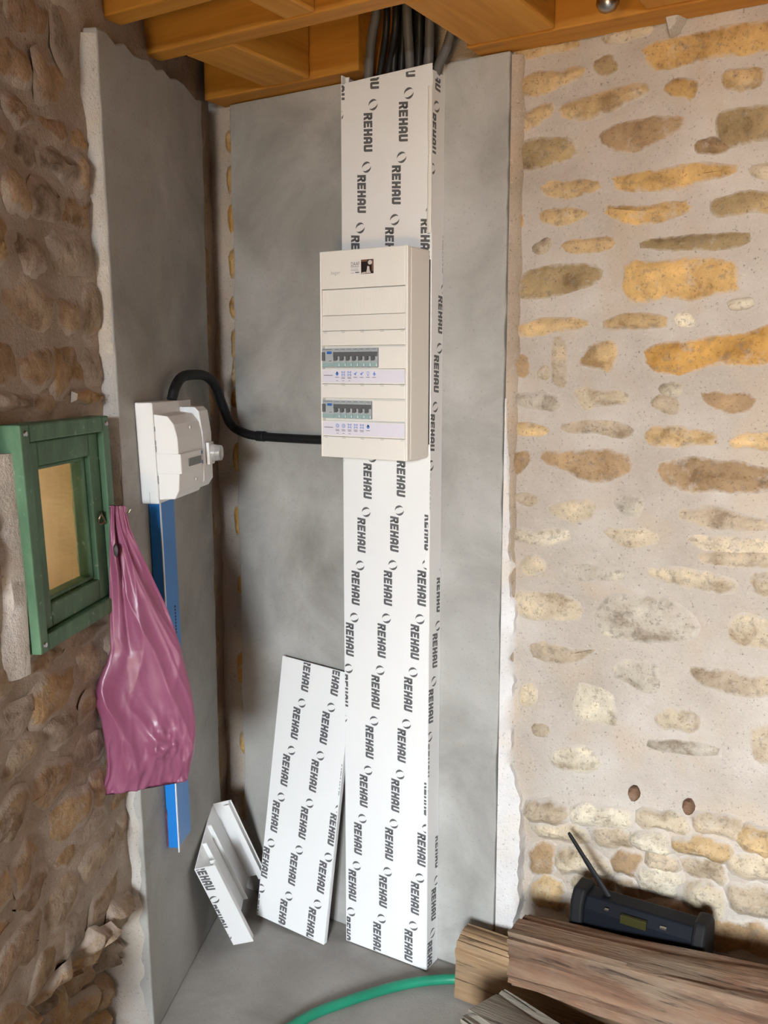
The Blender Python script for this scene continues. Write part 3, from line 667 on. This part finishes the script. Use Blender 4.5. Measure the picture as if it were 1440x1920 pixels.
# row 1: blank plate and angled shade strip
strip('blanking_plate', .022, .970, 1.674, 1.733, .004, .008, MAT['pvc_warm'], cu, .0006)
mb = MB()
for i in range(26):
    x = fx(.035)+W_*.92*i/25; mb.box(x-.0004, x+.0004, BY0+.0036, BY0+.0042, 1.678, 1.730)
obj('break_off_ribs', mb, MAT['pvc_warm'], cu)
mb = MB(); mb.hexa([V((fx(.022),BY0+.0005,1.638)), V((fx(.97),BY0+.0005,1.638)), V((fx(.97),BY0+.010,1.638)), V((fx(.022),BY0+.010,1.638)), V((fx(.022),BY0+.004,1.673)), V((fx(.97),BY0+.004,1.673)), V((fx(.97),BY0+.010,1.673)), V((fx(.022),BY0+.010,1.673))])
obj('label_holder', mb, MAT['pvc_warm'], cu)
MODW = .0175
def module_row(zb, zt, nbr, label_z, icons):
    z0, z1 = zb, zt; x = fx(.022); hh = z1-z0
    n_tot = 2+nbr; span = MODW*n_tot
    mb = MB(); mb.box(x, x+2*MODW-.0006, BY0-.001, BY0+.010, z0, z1); r = obj('differential_switch', mb, MAT['modgrey'], cu, bevel=.0006)
    mb = MB(); mb.box(x+.001, x+2*MODW-.0015, BY0-.0022, BY0-.0009, z0+.001, z0+hh*.22); obj('lower_cover', mb, MAT['teal'], r)
    mb = MB(); mb.box(x+.003, x+.010, BY0-.007, BY0-.0009, z0+hh*.34, z0+hh*.80); obj('toggle', mb, MAT['toggle'], r, bevel=.001)
    mb = MB(); mb.box(x+.016, x+.029, BY0-.004, BY0-.0009, z0+hh*.70, z0+hh*.84); obj('test_button', mb, MAT['bluebtn'], r, bevel=.001)
    decal('print', [rect(x+.021, x+.028, z0+hh*.32, z0+hh*.35), rect(x+.003,x+.030, z0+hh*.93, z0+hh*.955)], MAT['ink'], r, BY0-.0014)
    for i in range(nbr):
        xa = x+MODW*(2+i)
        mb = MB(); mb.box(xa+.0003, xa+MODW-.0003, BY0-.001, BY0+.010, z0, z1); b = obj('breaker', mb, MAT['modgrey'], cu, bevel=.0006)
        mb = MB(); mb.box(xa+.0006, xa+MODW-.0006, BY0-.0022, BY0-.0009, z0+.001, z0+hh*.25); obj('lower_cover', mb, MAT['teal'], b)
        mb = MB(); mb.box(xa+.0001, xa+MODW-.0001, BY0-.0052, BY0-.0009, z0+hh*.56, z0+hh*.80)
        mb.hexa([V((xa+.004,BY0-.009,z0+hh*.34)), V((xa+.0115,BY0-.009,z0+hh*.34)), V((xa+.0115,BY0-.001,z0+hh*.40)), V((xa+.004,BY0-.001,z0+hh*.40)), V((xa+.002,BY0-.0065,z0+hh*.60)), V((xa+.0105,BY0-.0065,z0+hh*.60)), V((xa+.0105,BY0-.001,z0+hh*.60)), V((xa+.002,BY0-.001,z0+hh*.60))])
        obj('toggle', mb, MAT['toggle'], b)
        decal('print', [rect(xa+.003, xa+.0145, z0+hh*.93, z0+hh*.955), rect(xa+.010,xa+.015,z0+hh*.01,z0+hh*.035)], MAT['ink'], b, BY0-.0014)
        decal('white_mark', [[(xa+.0145,z0+hh*.05),(xa+.017,z0+hh*.05),(xa+.0165,z0+hh*.20),(xa+.0152,z0+hh*.20)]], MAT['whitestripe'], b, BY0-.0026)
    mb = MB(); mb.box(x+span+.001, fx(.970), BY0+.002, BY0+.008, z0-.004, z1+.002); obj('blanking_plate', mb, MAT['pvc_warm'], cu, bevel=.0006)
    lz0, lz1 = label_z
    mb = MB(); mb.box(fx(.022), fx(.97), BY0+.0005, BY0+.008, lz0-.003, lz1+.002); h = obj('label_holder', mb, MAT['pvc_warm'], cu)
    decal('paper_label', [rect(fx(.024), fx(.968), lz0, lz1)], MAT['paper'], h, BY0+.0003)
    lh = lz1-lz0; blue = []; ink = [rect(fx(.04), fx(.145), lz0+lh*.55, lz0+lh*.60)]
    for i, ic in enumerate(icons):
        cx = fx(.155)+.0175*(i+.62); cz = lz0+lh*.72; q = .0052
        if ic == 'sq':
            for sx in (-1, 1):
                for sz in (-1, 1): blue += [rect(*sorted((cx+sx*q, cx+sx*q*.35)), *sorted((cz+sz*q, cz+sz*q*.72))), rect(*sorted((cx+sx*q, cx+sx*q*.72)), *sorted((cz+sz*q, cz+sz*q*.35)))]
            blue += ringp(cx, cz, q*.72, .0012)
        elif ic == 'drop': blue += [disc(cx, cz-q*.15, q*.8), [(cx-q*.7,cz+q*.1),(cx+q*.7,cz+q*.1),(cx,cz+q*1.2)]]
        elif ic == 'plug': blue += [[(cx-q,cz-q*.2),(cx,cz-q*.8),(cx+q*.4,cz-q*.2),(cx-q*.2,cz+q*.3)], [(cx,cz),(cx+q,cz+q*.5),(cx+q*.8,cz+q*.8),(cx-q*.1,cz+q*.3)]]
        elif ic == 'bulb': blue += ringp(cx, cz+q*.2, q*.7, .0009) + [rect(cx-q*.3, cx+q*.3, cz-q, cz-q*.6)]
        elif ic == 'bell': blue += [[(cx-q,cz-q*.4),(cx+q,cz-q*.4),(cx+q*.3,cz+q*.3),(cx,cz+q*1.2),(cx-q*.3,cz+q*.3)], rect(cx-q*.3,cx+q*.3,cz-q,cz-q*.4)]
        elif ic == 'wheel': blue += ringp(cx, cz, q*.95, .0012) + ringp(cx, cz, q*.5, .0010)
        ink += [rect(cx-.006, cx+.005, lz0+lh*.40, lz0+lh*.44)]
        if ic in ('sq', 'wheel'): ink += [rect(cx-.005, cx+.005, lz0+lh*.31, lz0+lh*.35)]
        if i in (0, 1, 2): ink += [rect(cx-.003, cx+.003, lz0+lh*.12, lz0+lh*.155)]
    decal('icons', blue, MAT['blueprint'], h, BY0+.0001); decal('fine_print', ink, MAT['toggle'], h, BY0+.0001)
module_row(1.553, 1.597, 7, (1.517, 1.546), ['drop','sq','sq','plug','plug','bulb','bell'])
module_row(1.432, 1.474, 6, (1.392, 1.423), ['wheel','wheel','sq','sq','sq','drop'])
for zl in (1.637, 1.513, 1.388):
    q = []
    for f in (.035, .245, .465, .69, .915): q += [rect(fx(f), fx(f+.05), zl+.0005, zl+.0014), rect(fx(f+.01), fx(f+.05), zl-.0036, zl-.0024)]
    q += [rect(fx(.03), fx(.965), zl-.0004, zl+.0001)]
    decal('hinge_marks', q, MAT['ink_light'], cu, BY0-.0003)
text_mesh('hager', .012, (fx(.135), 1.768), MAT['ink_light'], cu, 'logo')
st = decal('sticker', [rect(fx(.36), fx(.63), 1.764, 1.798)], MAT['sticker'], cu, BY0-.0005)
text_mesh('DAAF', .0125, (fx(.37), 1.7845), MAT['toggle'], st, 'lettering', BY0-.0009, .024)
decal('fine_print', [rect(fx(.37), fx(.46), 1.7815, 1.7825), rect(fx(.37), fx(.45), 1.7765, 1.7772), rect(fx(.37), fx(.46), 1.7735, 1.7742), rect(fx(.42), fx(.465), 1.768, 1.7705), rect(fx(.37), fx(.41), 1.768, 1.7687)], MAT['ink'], st, BY0-.0009)
pc = decal('picture', [rect(fx(.487), fx(.627), 1.765, 1.797)], MAT['black_print'], st, BY0-.0008)
X0 = fx(.487); XW = W_*.14
decal('picture_shapes', [disc(X0+XW*.72, 1.790, .0058, rz=.0052), [(X0+XW*.40,1.766),(X0+XW*.80,1.766),(X0+XW*.70,1.7725),(X0+XW*.66,1.7815),(X0+XW*.50,1.782),(X0+XW*.47,1.774)], [(X0+XW*.02,1.7655),(X0+XW*.40,1.766),(X0+XW*.36,1.7695),(X0+XW*.05,1.768)]], MAT['pale_print'], pc, BY0-.0011)
decal('picture_tint', [rect(X0+XW*.86, X0+XW*.98, 1.770, 1.796), rect(X0+XW*.03, X0+XW*.5, 1.7925, 1.7965)], MAT['brown_print'], pc, BY0-.0010)
for f, z in ((.06,1.762), (.90,1.79), (.07,1.365), (.90,1.36)):
    mb = MB(); mb.cyl(V((fx(f),BY0+.001,z)), V((fx(f),BY0-.0006,z)), .0042, .0038, 12); obj('screw_cap', mb, MAT['pvc_warm'], cu, smooth=40)

# ------------------------------------------------------------------ conduits rising out of the trunking
def conduit(pts, r, mat, label, group='conduits rising to the ceiling', name='conduit', ripple=.0006, n=12):
    mb = MB(); mb.tube(spline(pts, .0026), r, n, ripple)
    return tag(obj(name, mb, mat, smooth=80), label, 'conduit', group)
G = MAT['greyduct']; Bk = MAT['blackduct']
conduit([(-1.297,-.034,1.95),(-1.297,-.036,2.18),(-1.291,-.042,2.243),(-1.264,-.070,2.31),(-1.240,-.088,2.36),(-1.235,-.09,2.465)], .0115, G, 'grey corrugated conduit at the left edge of the bundle above the white trunking')
conduit([(-1.183,-.034,1.95),(-1.183,-.036,2.18),(-1.178,-.042,2.245),(-1.166,-.074,2.33),(-1.165,-.08,2.40),(-1.165,-.08,2.465)], .0110, G, 'grey corrugated conduit rising straight up the middle of the bundle')
conduit([(-1.1395,-.036,1.95),(-1.1395,-.038,2.18),(-1.128,-.042,2.243),(-1.109,-.072,2.32),(-1.102,-.08,2.40),(-1.100,-.08,2.465)], .0108, G, 'grey corrugated conduit just left of the one bending to the right')
conduit([(-1.1275,-.0152,1.95),(-1.1275,-.0165,2.18),(-1.110,-.034,2.225),(-1.078,-.052,2.258),(-1.052,-.066,2.31),(-1.046,-.07,2.38),(-1.046,-.07,2.465)], .0105, G, 'grey corrugated conduit bending to the right towards the stone wall')
BLK = [(-1.274,-.036,-1.213,-.088),(-1.251,-.036,-1.190,-.086),(-1.227,-.036,-1.204,-.062),(-1.2055,-.036,-1.190,-.052),(-1.1610,-.036,-1.133,-.076),
       (-1.262,-.0148,-1.221,-.034),(-1.239,-.0148,-1.198,-.034),(-1.215,-.0148,-1.174,-.032),(-1.190,-.0148,-1.151,-.034),(-1.168,-.0148,-1.127,-.036)]
for i, (x, y, xo, yo) in enumerate(BLK):
    conduit([(x,y,1.95),(x,y-.001,2.18),(x*.72+xo*.28,max(-.044, y*.7+yo*.3) if y < -.02 else y-.004,2.243),(xo,yo,2.32),(xo,yo,2.40),(xo,yo,2.465)], .0082, Bk, 'black corrugated conduit packed between the grey ones above the trunking', 'black conduits above the trunking')
# black sleeve from the meter round the corner to the fuse box
MT0 = LW(.488,.026,1.4776)
mb = MB()
pth = spline([MT0, LW(.472,.030,1.508), LW(.42,.030,1.530), LW(.33,.031,1.535), LW(.245,.032,1.530), LW(.175,.034,1.505), LW(.13,.038,1.455), V((-1.752,-.034,1.398)), V((-1.715,-.022,1.375)), V((-1.66,-.020,1.368)), V((-1.55,-.020,1.366)), V((-1.44,-.020,1.366)), V((-1.3605,-.020,1.368))], .003)
mb.tube(pth, .0118, 14, .0006)
hd = thing('supply_sleeve', 'thick black sleeve curving from the meter along the grey wall to the fuse box', 'conduit', LW(.478,.03,1.47))
sl = obj('sleeve', mb, Bk, hd, smooth=80)
mb = MB(); mb.cyl(V((-1.672,-.020,1.3685)), V((-1.645,-.020,1.368)), .0142, .0142, 16); obj('coupling', mb, Bk, hd, bevel=.0015, smooth=True)

# ------------------------------------------------------------------ meter on the left wall
def MT(s, o, z): return LW(s + .10*(z-1.365), o, z)
mt = thing('electricity_meter', 'white electricity meter panel with main breaker on the dark cement wall', 'meter', LW(.51, 0, 1.255))
mb = MB(); mb.box(.385, .640, .0005, .040, 1.255, 1.477, MT); bp = obj('backboard', mb, MAT['pvc'], mt, bevel=.003)
mb = MB(); mb.box(.6395, .6405, .020, .0205, 1.256, 1.282, MT); obj('seam', mb, MAT['toggle'], bp)
def prof(s0, s1, pts, name, mat, parent, bevel=.002):
    mb = MB(); mb.prism([MT(s0, o, z) for o, z in pts], [MT(s1, o, z) for o, z in pts]); return obj(name, mb, mat, parent, bevel=bevel)
hexp = [(.0402,1.264),(.076,1.266),(.086,1.285),(.090,1.33),(.090,1.40),(.084,1.43),(.070,1.448),(.0402,1.452)]
mbody = prof(.470, .636, hexp, 'meter_body', MAT['pvc'], mt)
prof(.500, .638, [(.0402,1.322),(.0955,1.322),(.0955,1.366),(.0402,1.368)], 'terminal_cover', MAT['pvc'], mt)
prof(.402, .4685, [(.0402,1.270),(.078,1.272),(.090,1.29),(.092,1.40),(.086,1.452),(.076,1.462),(.0402,1.462)], 'main_breaker', MAT['pvc'], mt)
mb = MB(); mb.box(.505, .590, .0956, .0975, 1.335, 1.352, MT); obj('display', mb, MAT['lcd'], mbody)
mb = MB(); mb.box(.478, .498, .0902, .093, 1.328, 1.366, MT); pl = obj('rating_plate', mb, MAT['paper'], mbody)
mb = MB()
for z in (1.336, 1.358): mb.box(.482, .490, .0931, .0936, z-.004, z+.004, MT)
obj('blue_print', mb, MAT['bluebtn'], pl)
mb = MB(); mb.box(.412, .452, .0925, .100, 1.325, 1.378, MT); kb = obj('breaker_collar', mb, MAT['pvc'], mt, bevel=.002)
mb = MB(); mb.cyl(MT(.428,.100,1.352), MT(.428,.122,1.352), .021, .018, 20); obj('clear_button', mb, MAT['clear'], kb, smooth=40)
for s, z in ((.55,1.42), (.53,1.30)):
    mb = MB(); mb.cyl(MT(s,.089,z), MT(s,.0925,z), .004, .004, 10); obj('screw', mb, MAT['pvc_groove'], mbody, smooth=40)
mb = MB()
for z0, z1, ds in ((1.30,1.318,.0), (1.385,1.395,.0), (1.37,1.384,0), (1.415,1.425,0)): mb.box(.636, .6366, .0395, .0415, z0, z1, MT)
obj('seam', mb, MAT['toggle'], mt)
# blue filmed mini trunking below it
def BL(s, o, z): return LW(s + .055*(z-.42), o, z)
bl = thing('mini_trunking', 'narrow trunking in glossy blue film below the meter', 'trunking', LW(.50, 0, .41))
mb = MB(); mb.box(.452, .545, .0006, .027, .405, 1.2535, BL); bb = obj('casing', mb, MAT['bluefilm'], bl, bevel=.002)
mb = MB(); mb.box(.5405, .5462, .0265, .0285, .395, 1.2535, BL); obj('white_stripe', mb, MAT['whitestripe'], bb)
mb = MB(); rs = random.Random(4)
mb.loft([[BL(.5462,.003,z), BL(.5475+rs.uniform(0,.003),.001+rs.uniform(0,.003),z), BL(.5462,.0006,z)] for z in [.41+.012*i for i in range(9)]]); obj('torn_film', mb, MAT['bag'], bb)
mb = MB()
for i in range(9): mb.box(.480, .4865, .0271, .0274, .930+.008*i, .935+.008*i, BL)
obj('printed_code', mb, MAT['navy'], bb)

# ------------------------------------------------------------------ pink bag hanging from the window hook
HK = LW(.80, .045, 1.26)
BW_ = (L*-.45 + N*.89).normalized()          # the bag's width runs out from the wall
BT = V((BW_.y, -BW_.x, 0))                   # its front faces the camera
if BT.dot(CAM-HK) < 0: BT = -BT
edges = [(948,207,236),(962,206,238),(990,206,244),(1032,205,262),(1080,205,285),(1133,205,310),(1180,206,328),(1218,207,341),(1245,200,347),(1270,187,353),(1290,180,358),(1320,179,363),(1345,188,366),(1371,193,367),(1400,198,366),(1425,201,361),(1445,199,358),(1462,193,354),(1478,187,352)]
def ed(y):
    for i in range(len(edges)-1):
        a, b = edges[i], edges[i+1]
        if a[0] <= y <= b[0]:
            t = (y-a[0])/(b[0]-a[0]); return a[1]+(b[1]-a[1])*t, a[2]+(b[2]-a[2])*t
    return edges[-1][1:]
rings = []; NR, NC = 150, 150
def rid(x, y, z): return (1-min(1, abs(mn.noise(V((x, y, z))))*2.2))**2
for k in range(NR):
    v = k/(NR-1); y = 948+v*(1478-948); xl, xr = ed(y); rg = []
    tilt = max(0, (v-.80)/.20)
    yl, yr = y+tilt*13, y-tilt*16
    PL, PR = onPlane(xl, yl, HK, BT), onPlane(xr, yr, HK, BT)
    thick = .003+.020*min(1, v*1.3)*(1-max(0,(v-.80)/.20)**2*.9)
    for i in range(NC):
        a = 2*PI*i/NC; u = .5-.5*math.cos(a); f = math.sin(a)
        side = 1 if f >= 0 else -1
        p = PL.lerp(PR, u); m_ = min(1, abs(f)*2.2)
        xx = u*(.35+v)            # folds fan out from the handle
        fold = .010*rid(u*1.5-v*.9+.3, v*.9, 3+side) + .005*rid(u*2.6+v*1.6, v*1.5, 9+side) + .002*rid(u*5-v*4, v*4, 5) + .006*mn.noise(V((u*2.2, v*2.5, 30+side)))
        fold -= .016*math.exp(-((u-(.30-.10*v))/.045)**2)*max(0, 1-v*1.7)*min(1, v*8)
        fold += .010*math.exp(-((u-(.20-.08*v))/.07)**2)*max(0, 1-v*1.5)
        low = max(0, min(1, (v-.62)/.25))
        fold += low*(.008*rid(u*2.2+v*3, v*4-u*2.5, 20) + .004*rid(u*5-v*4, v*7+u*5, 25))
        kx, kz = (u-.62)/.16, (v-.83)/.05
        fold += .012*math.exp(-(kx*kx+kz*kz))*(1+1.2*mn.noise(V((u*22, v*40, 2))))
        rg.append(p + BT*(abs(f)**.5*side*thick + (fold-.010)*m_))
    rings.append(rg)
mb = MB(); mb.loft(rings)
bag = thing('plastic_bag', 'crumpled pink plastic carrier bag hanging from the green window', 'bag', HK)
bg = obj('bag_film', mb, MAT['bag'], bag, smooth=180)
mb = MB(); P = onPlane(217, 1032, HK+BT*.018, BT)
mb.loft([[P + RT*(.0045*math.cos(a)*k) + Z*(.013*math.sin(a)*k) + BT*d for a in [2*PI*i/16 for i in range(16)]] for k, d in ((1,-.012),(1,.004),(.8,.006))])
obj('handle_hole', mb, MAT['bag_hole'], bg, smooth=40)

# ------------------------------------------------------------------ leaning cover offcut
lc = thing('cover_offcut', 'white printed cover panel leaning against the wall left of the trunking', 'panel', (-1.51, -.10, 0))
B0 = V((-1.635, -.108, .001)); ANG = math.radians(3.1)
up0 = V((0, .086, .746)).normalized()
pu = (V((1,0,0))*math.cos(ANG) - up0*math.sin(ANG)).normalized(); pv = (up0*math.cos(ANG)+V((1,0,0))*math.sin(ANG)).normalized(); pn = pu.cross(pv)
if pn.y > 0: pn = -pn
PW, PH = .236, .752
def PP(u, v, d): return B0 + Z*(.0135) + pu*u + pv*v + pn*d
mb = MB(); mb.box(0, PW, 0, PH, -.0025, 0, PP); pl = obj('plate', mb, MAT['pvc'], lc, bevel=.001)
for a, b in ((0,.0025), (PW-.0025,PW)):
    mb = MB(); mb.box(a, b, .001, PH-.001, -.015, -.0026, PP); obj('edge_lip', mb, MAT['pvc'], lc, bevel=.0006)
film_print('printed_lettering', (.105, .092), (.002, PW-.002, .003, PH-.002), lambda u, v: PP(u, v, .0004), pl)

# ------------------------------------------------------------------ channel offcut in the corner
ch = thing('channel_offcut', 'short white trunking channel offcut tipped into the corner by the dark wall', 'channel', LW(.2, .06, 0))
O0 = LW(.318, .088, .012); ca = (LW(.405,.016,.272)-LW(.318,.088,.012)).normalized()           # along its length, upwards
cb = (-L - ca*(-L).dot(ca)).normalized(); cb = (cb + ca*.02).normalized()
cn = cb.cross(ca).normalized()
if cn.dot(N) < 0: cn = -cn
CLEN, CW, CDP = .285, .235, .058
def CP(b, n, a): return O0 + cb*b + cn*n + ca*a
def cbox(name, b0, b1, n0, n1, parent, mat=None, l0=0, l1=CLEN, bv=.0006):
    mb = MB(); mb.box(b0, b1, n0, n1, l0, l1, CP); return obj(name, mb, mat or MAT['pvc'], parent, bevel=bv)
base = cbox('channel_back', 0, CW, 0, .003, ch)
sdA = cbox('channel_side', 0, .003, .0031, CDP, ch)
sdB = cbox('channel_side', CW-.003, CW, .0031, CDP, ch)
cbox('inner_lip', .003, .018, CDP-.006, CDP-.003, sdA); cbox('inner_lip', .018, .0205, CDP-.020, CDP-.003, sdA)
cbox('inner_lip', CW-.018, CW-.003, CDP-.006, CDP-.003, sdB); cbox('inner_lip', CW-.0205, CW-.018, CDP-.020, CDP-.003, sdB)
for b in (.085, .15): cbox('inner_rib', b, b+.003, .0031, .016, base)
film_print('printed_lettering', (.012, .172), (.001, CDP-.001, .002, CLEN-.002), lambda n, a: CP(-.0004, n, a), sdA)

# ------------------------------------------------------------------ green hose on the floor
mb = MB()
pth = spline([V((-.997,-.055,.0125)), V((-1.04,-.075,.0125)), V((-1.12,-.15,.0125)), V((-1.20,-.27,.0125)), V((-1.26,-.40,.0125)), V((-1.28,-.60,.0125)), V((-1.22,-.85,.0125)), V((-1.05,-1.2,.0125)), V((-.7,-1.6,.0125))], .012)
mb.tube(pth, .0125, 14)
tag(obj('garden_hose', mb, MAT['hose'], smooth=True), 'green rubber hose curving over the concrete floor under the timbers', 'hose')

# ------------------------------------------------------------------ timbers on the floor
def timber(name, p0, p1, wd, ht, mat, seed, label, rnd_top=.3, skew=0, jit=.006, endmat=None, n=18):
    p0, p1 = V(p0), V(p1); d = (p1-p0); ln = d.length; d.normalize(); sde = d.cross(Z).normalized(); up = sde.cross(d)
    rs = random.Random(seed); prof_ = []
    m = 44
    for i in range(m):
        a = 2*PI*(i+.5)/m; c, s = math.cos(a), math.sin(a); e = .34 if s < 0 else .34+rnd_top
        prof_.append((math.copysign(abs(c)**e, c)*wd/2, math.copysign(abs(s)**e, s)*ht/2))
    rings = []
    for k in range(n+1):
        t = k/n; rg = []
        for i, (x, y) in enumerate(prof_):
            q = V((x*9, y*9, t*ln*2.2+seed)); j = jit*mn.noise(q) + jit*.8*mn.noise(V((i*.55, seed, t*1.5))) - jit*.9*(1-min(1, abs(mn.noise(V((i*.33, seed*3, t*ln*.9))))*4))
            r = math.hypot(x, y); x2, y2 = x*(1+j/r*1.5), y*(1+j/r*1.5)
            if y < -.3*ht: y2 = max(y2, -ht/2)
            off = 0
            if k == 0: off = skew*x + .006*mn.noise(V((x*20, y*20, seed)))
            rg.append(p0 + d*(t*ln+off) + sde*x2 + up*y2)
        rings.append(rg)
    mb = MB(); nn = m
    mb.loft(rings, cap=False); mb.mi = 1
    mb.add(rings[0], [tuple(range(nn))[::-1]]); mb.add(rings[-1], [tuple(range(nn))])
    return tag(obj(name, mb, [mat, endmat or mat], smooth=40), label, 'timber', 'old timbers piled on the floor')
timber('timber', (-.79,-.20,.252), (.40,-.20,.355), .145, .135, MAT['oak_red'], 11, 'reddish brown weathered timber lying on top in front of the radio', .25, jit=.010, endmat=MAT['oak_tan'])
timber('timber', (-.99,-.085,.090), (-.15,-.085,.090), .090, .175, MAT['oak_tan'], 23, 'tan squared timber with a cracked face beside the hose and cement wall', .15, skew=0, endmat=MAT['oak_tan'])
timber('timber', (-.83,-.30,.086), (.0,-.55,.086), .160, .168, MAT['oak_grey'], 31, 'grey flat topped plank at the bottom edge under the reddish timber', -.12, endmat=MAT['oak_tan'])
timber('timber', (.25,-.06,.13), (.25,-.62,.13), .12, .258, MAT['oak_grey'], 37, 'timber bearer lying crosswise under the far end of the pile', -.1)

# ------------------------------------------------------------------ radio
RX0, RX1, RZ0 = -.705, -.405, .182
rd = thing('site_radio', 'dark navy rugged radio with a tilted aerial behind the timbers', 'radio', ((RX0+RX1)/2, -.07, RZ0))
def rprism(name, x0, x1, pts, mat, parent, bevel=.004):
    mb = MB(); mb.prism([V((x0,y,z)) for y, z in pts], [V((x1,y,z)) for y, z in pts]); return obj(name, mb, mat, parent, bevel=bevel, seg=3)
case = rprism('case', RX0+.03, RX1-.025, [(-.030,RZ0+.01),(-.108,RZ0+.01),(-.114,RZ0+.10),(-.110,RZ0+.160),(-.092,RZ0+.184),(-.050,RZ0+.186),(-.030,RZ0+.17)], MAT['navy'], rd)
for x0, x1, zt in ((RX0, RX0+.032, .198), (RX1-.030, RX1, .198)):
    rprism('bumper', x0, x1, [(-.020,RZ0+.001),(-.116,RZ0+.001),(-.122,RZ0+.12),(-.116,RZ0+.172),(-.096,RZ0+zt),(-.045,RZ0+zt),(-.020,RZ0+.175)], MAT['rubber'], rd, .008)
P = onY(1187, 1730, -.1135); mb = MB(); mb.box(P.x-.029, P.x+.029, -.1155, -.106, P.z-.010, P.z+.010); bdg = obj('badge', mb, MAT['olive'], case, bevel=.001)
for px_, py_, r in ((1137,1706,.003), (1243,1741,.0045)):
    P = onY(px_, py_, -.113); mb = MB(); mb.box(P.x-r*1.5, P.x+r*1.5, -.1148, -.108, P.z-r*.45, P.z+r*.45); obj('silver_mark', mb, MAT['silver'], case)
mb = MB(); mb.box(-.428, -.414, -.1245, -.112, RZ0+.105, RZ0+.119); obj('latch', mb, MAT['silver'], rd, bevel=.002)
mb = MB()
for i in range(9): mb.box(-.66, -.45, -.1165, -.108, RZ0+.02+.009*i, RZ0+.024+.009*i)
obj('speaker_grille', mb, MAT['rubber'], case)
a0 = V((-.628,-.075,RZ0+.184)); a1 = onY(1066, 1561, -.045)
mb = MB(); dd = (a1-a0); sdv = V((dd.z,0,-dd.x)).normalized(); yv = V((0,1,0))
mb.loft([[a0+dd*t+sdv*wd*math.cos(a)+yv*.0035*math.sin(a) for a in [2*PI*i/10 for i in range(10)]] for t, wd in ((0,.0075),(.3,.0072),(.55,.0068),(.60,.0055),(.95,.0048),(1,.003))])
obj('aerial', mb, MAT['rubber'], rd, smooth=40)

# ------------------------------------------------------------------ small metal fitting between the joists
P = CAM + ray(1140, 2)*((2.285-CAM.z)/ray(1140, 2).z)
ft = thing('ceiling_fitting', 'small round metal fitting tucked up between the ceiling timbers', 'fitting', (P.x, P.y, 2.26))
mb = MB(); mb.cyl(V((P.x,P.y,2.468)), V((P.x,P.y,2.30)), .004, .004, 8); obj('rod', mb, MAT['brass'], ft, smooth=40)
mb = MB(); f = lambda r, z: [V((P.x+r*math.cos(2*PI*i/20), P.y+r*math.sin(2*PI*i/20), z)) for i in range(20)]
mb.loft([f(.008,2.305), f(.022,2.298), f(.024,2.278), f(.016,2.266), f(.006,2.262)]); obj('cap', mb, MAT['silver'], ft, smooth=40)

# marks too small to pick apart singly
for o in bpy.data.objects:
    if o.type == 'MESH' and o.name.split('.')[0] in ('print', 'icons', 'fine_print', 'hinge_marks', 'break_off_ribs', 'picture_shapes', 'picture_tint', 'printed_code', 'speaker_grille', 'blue_print', 'seam', 'white_mark', 'torn_film'): o['kind'] = 'stuff'
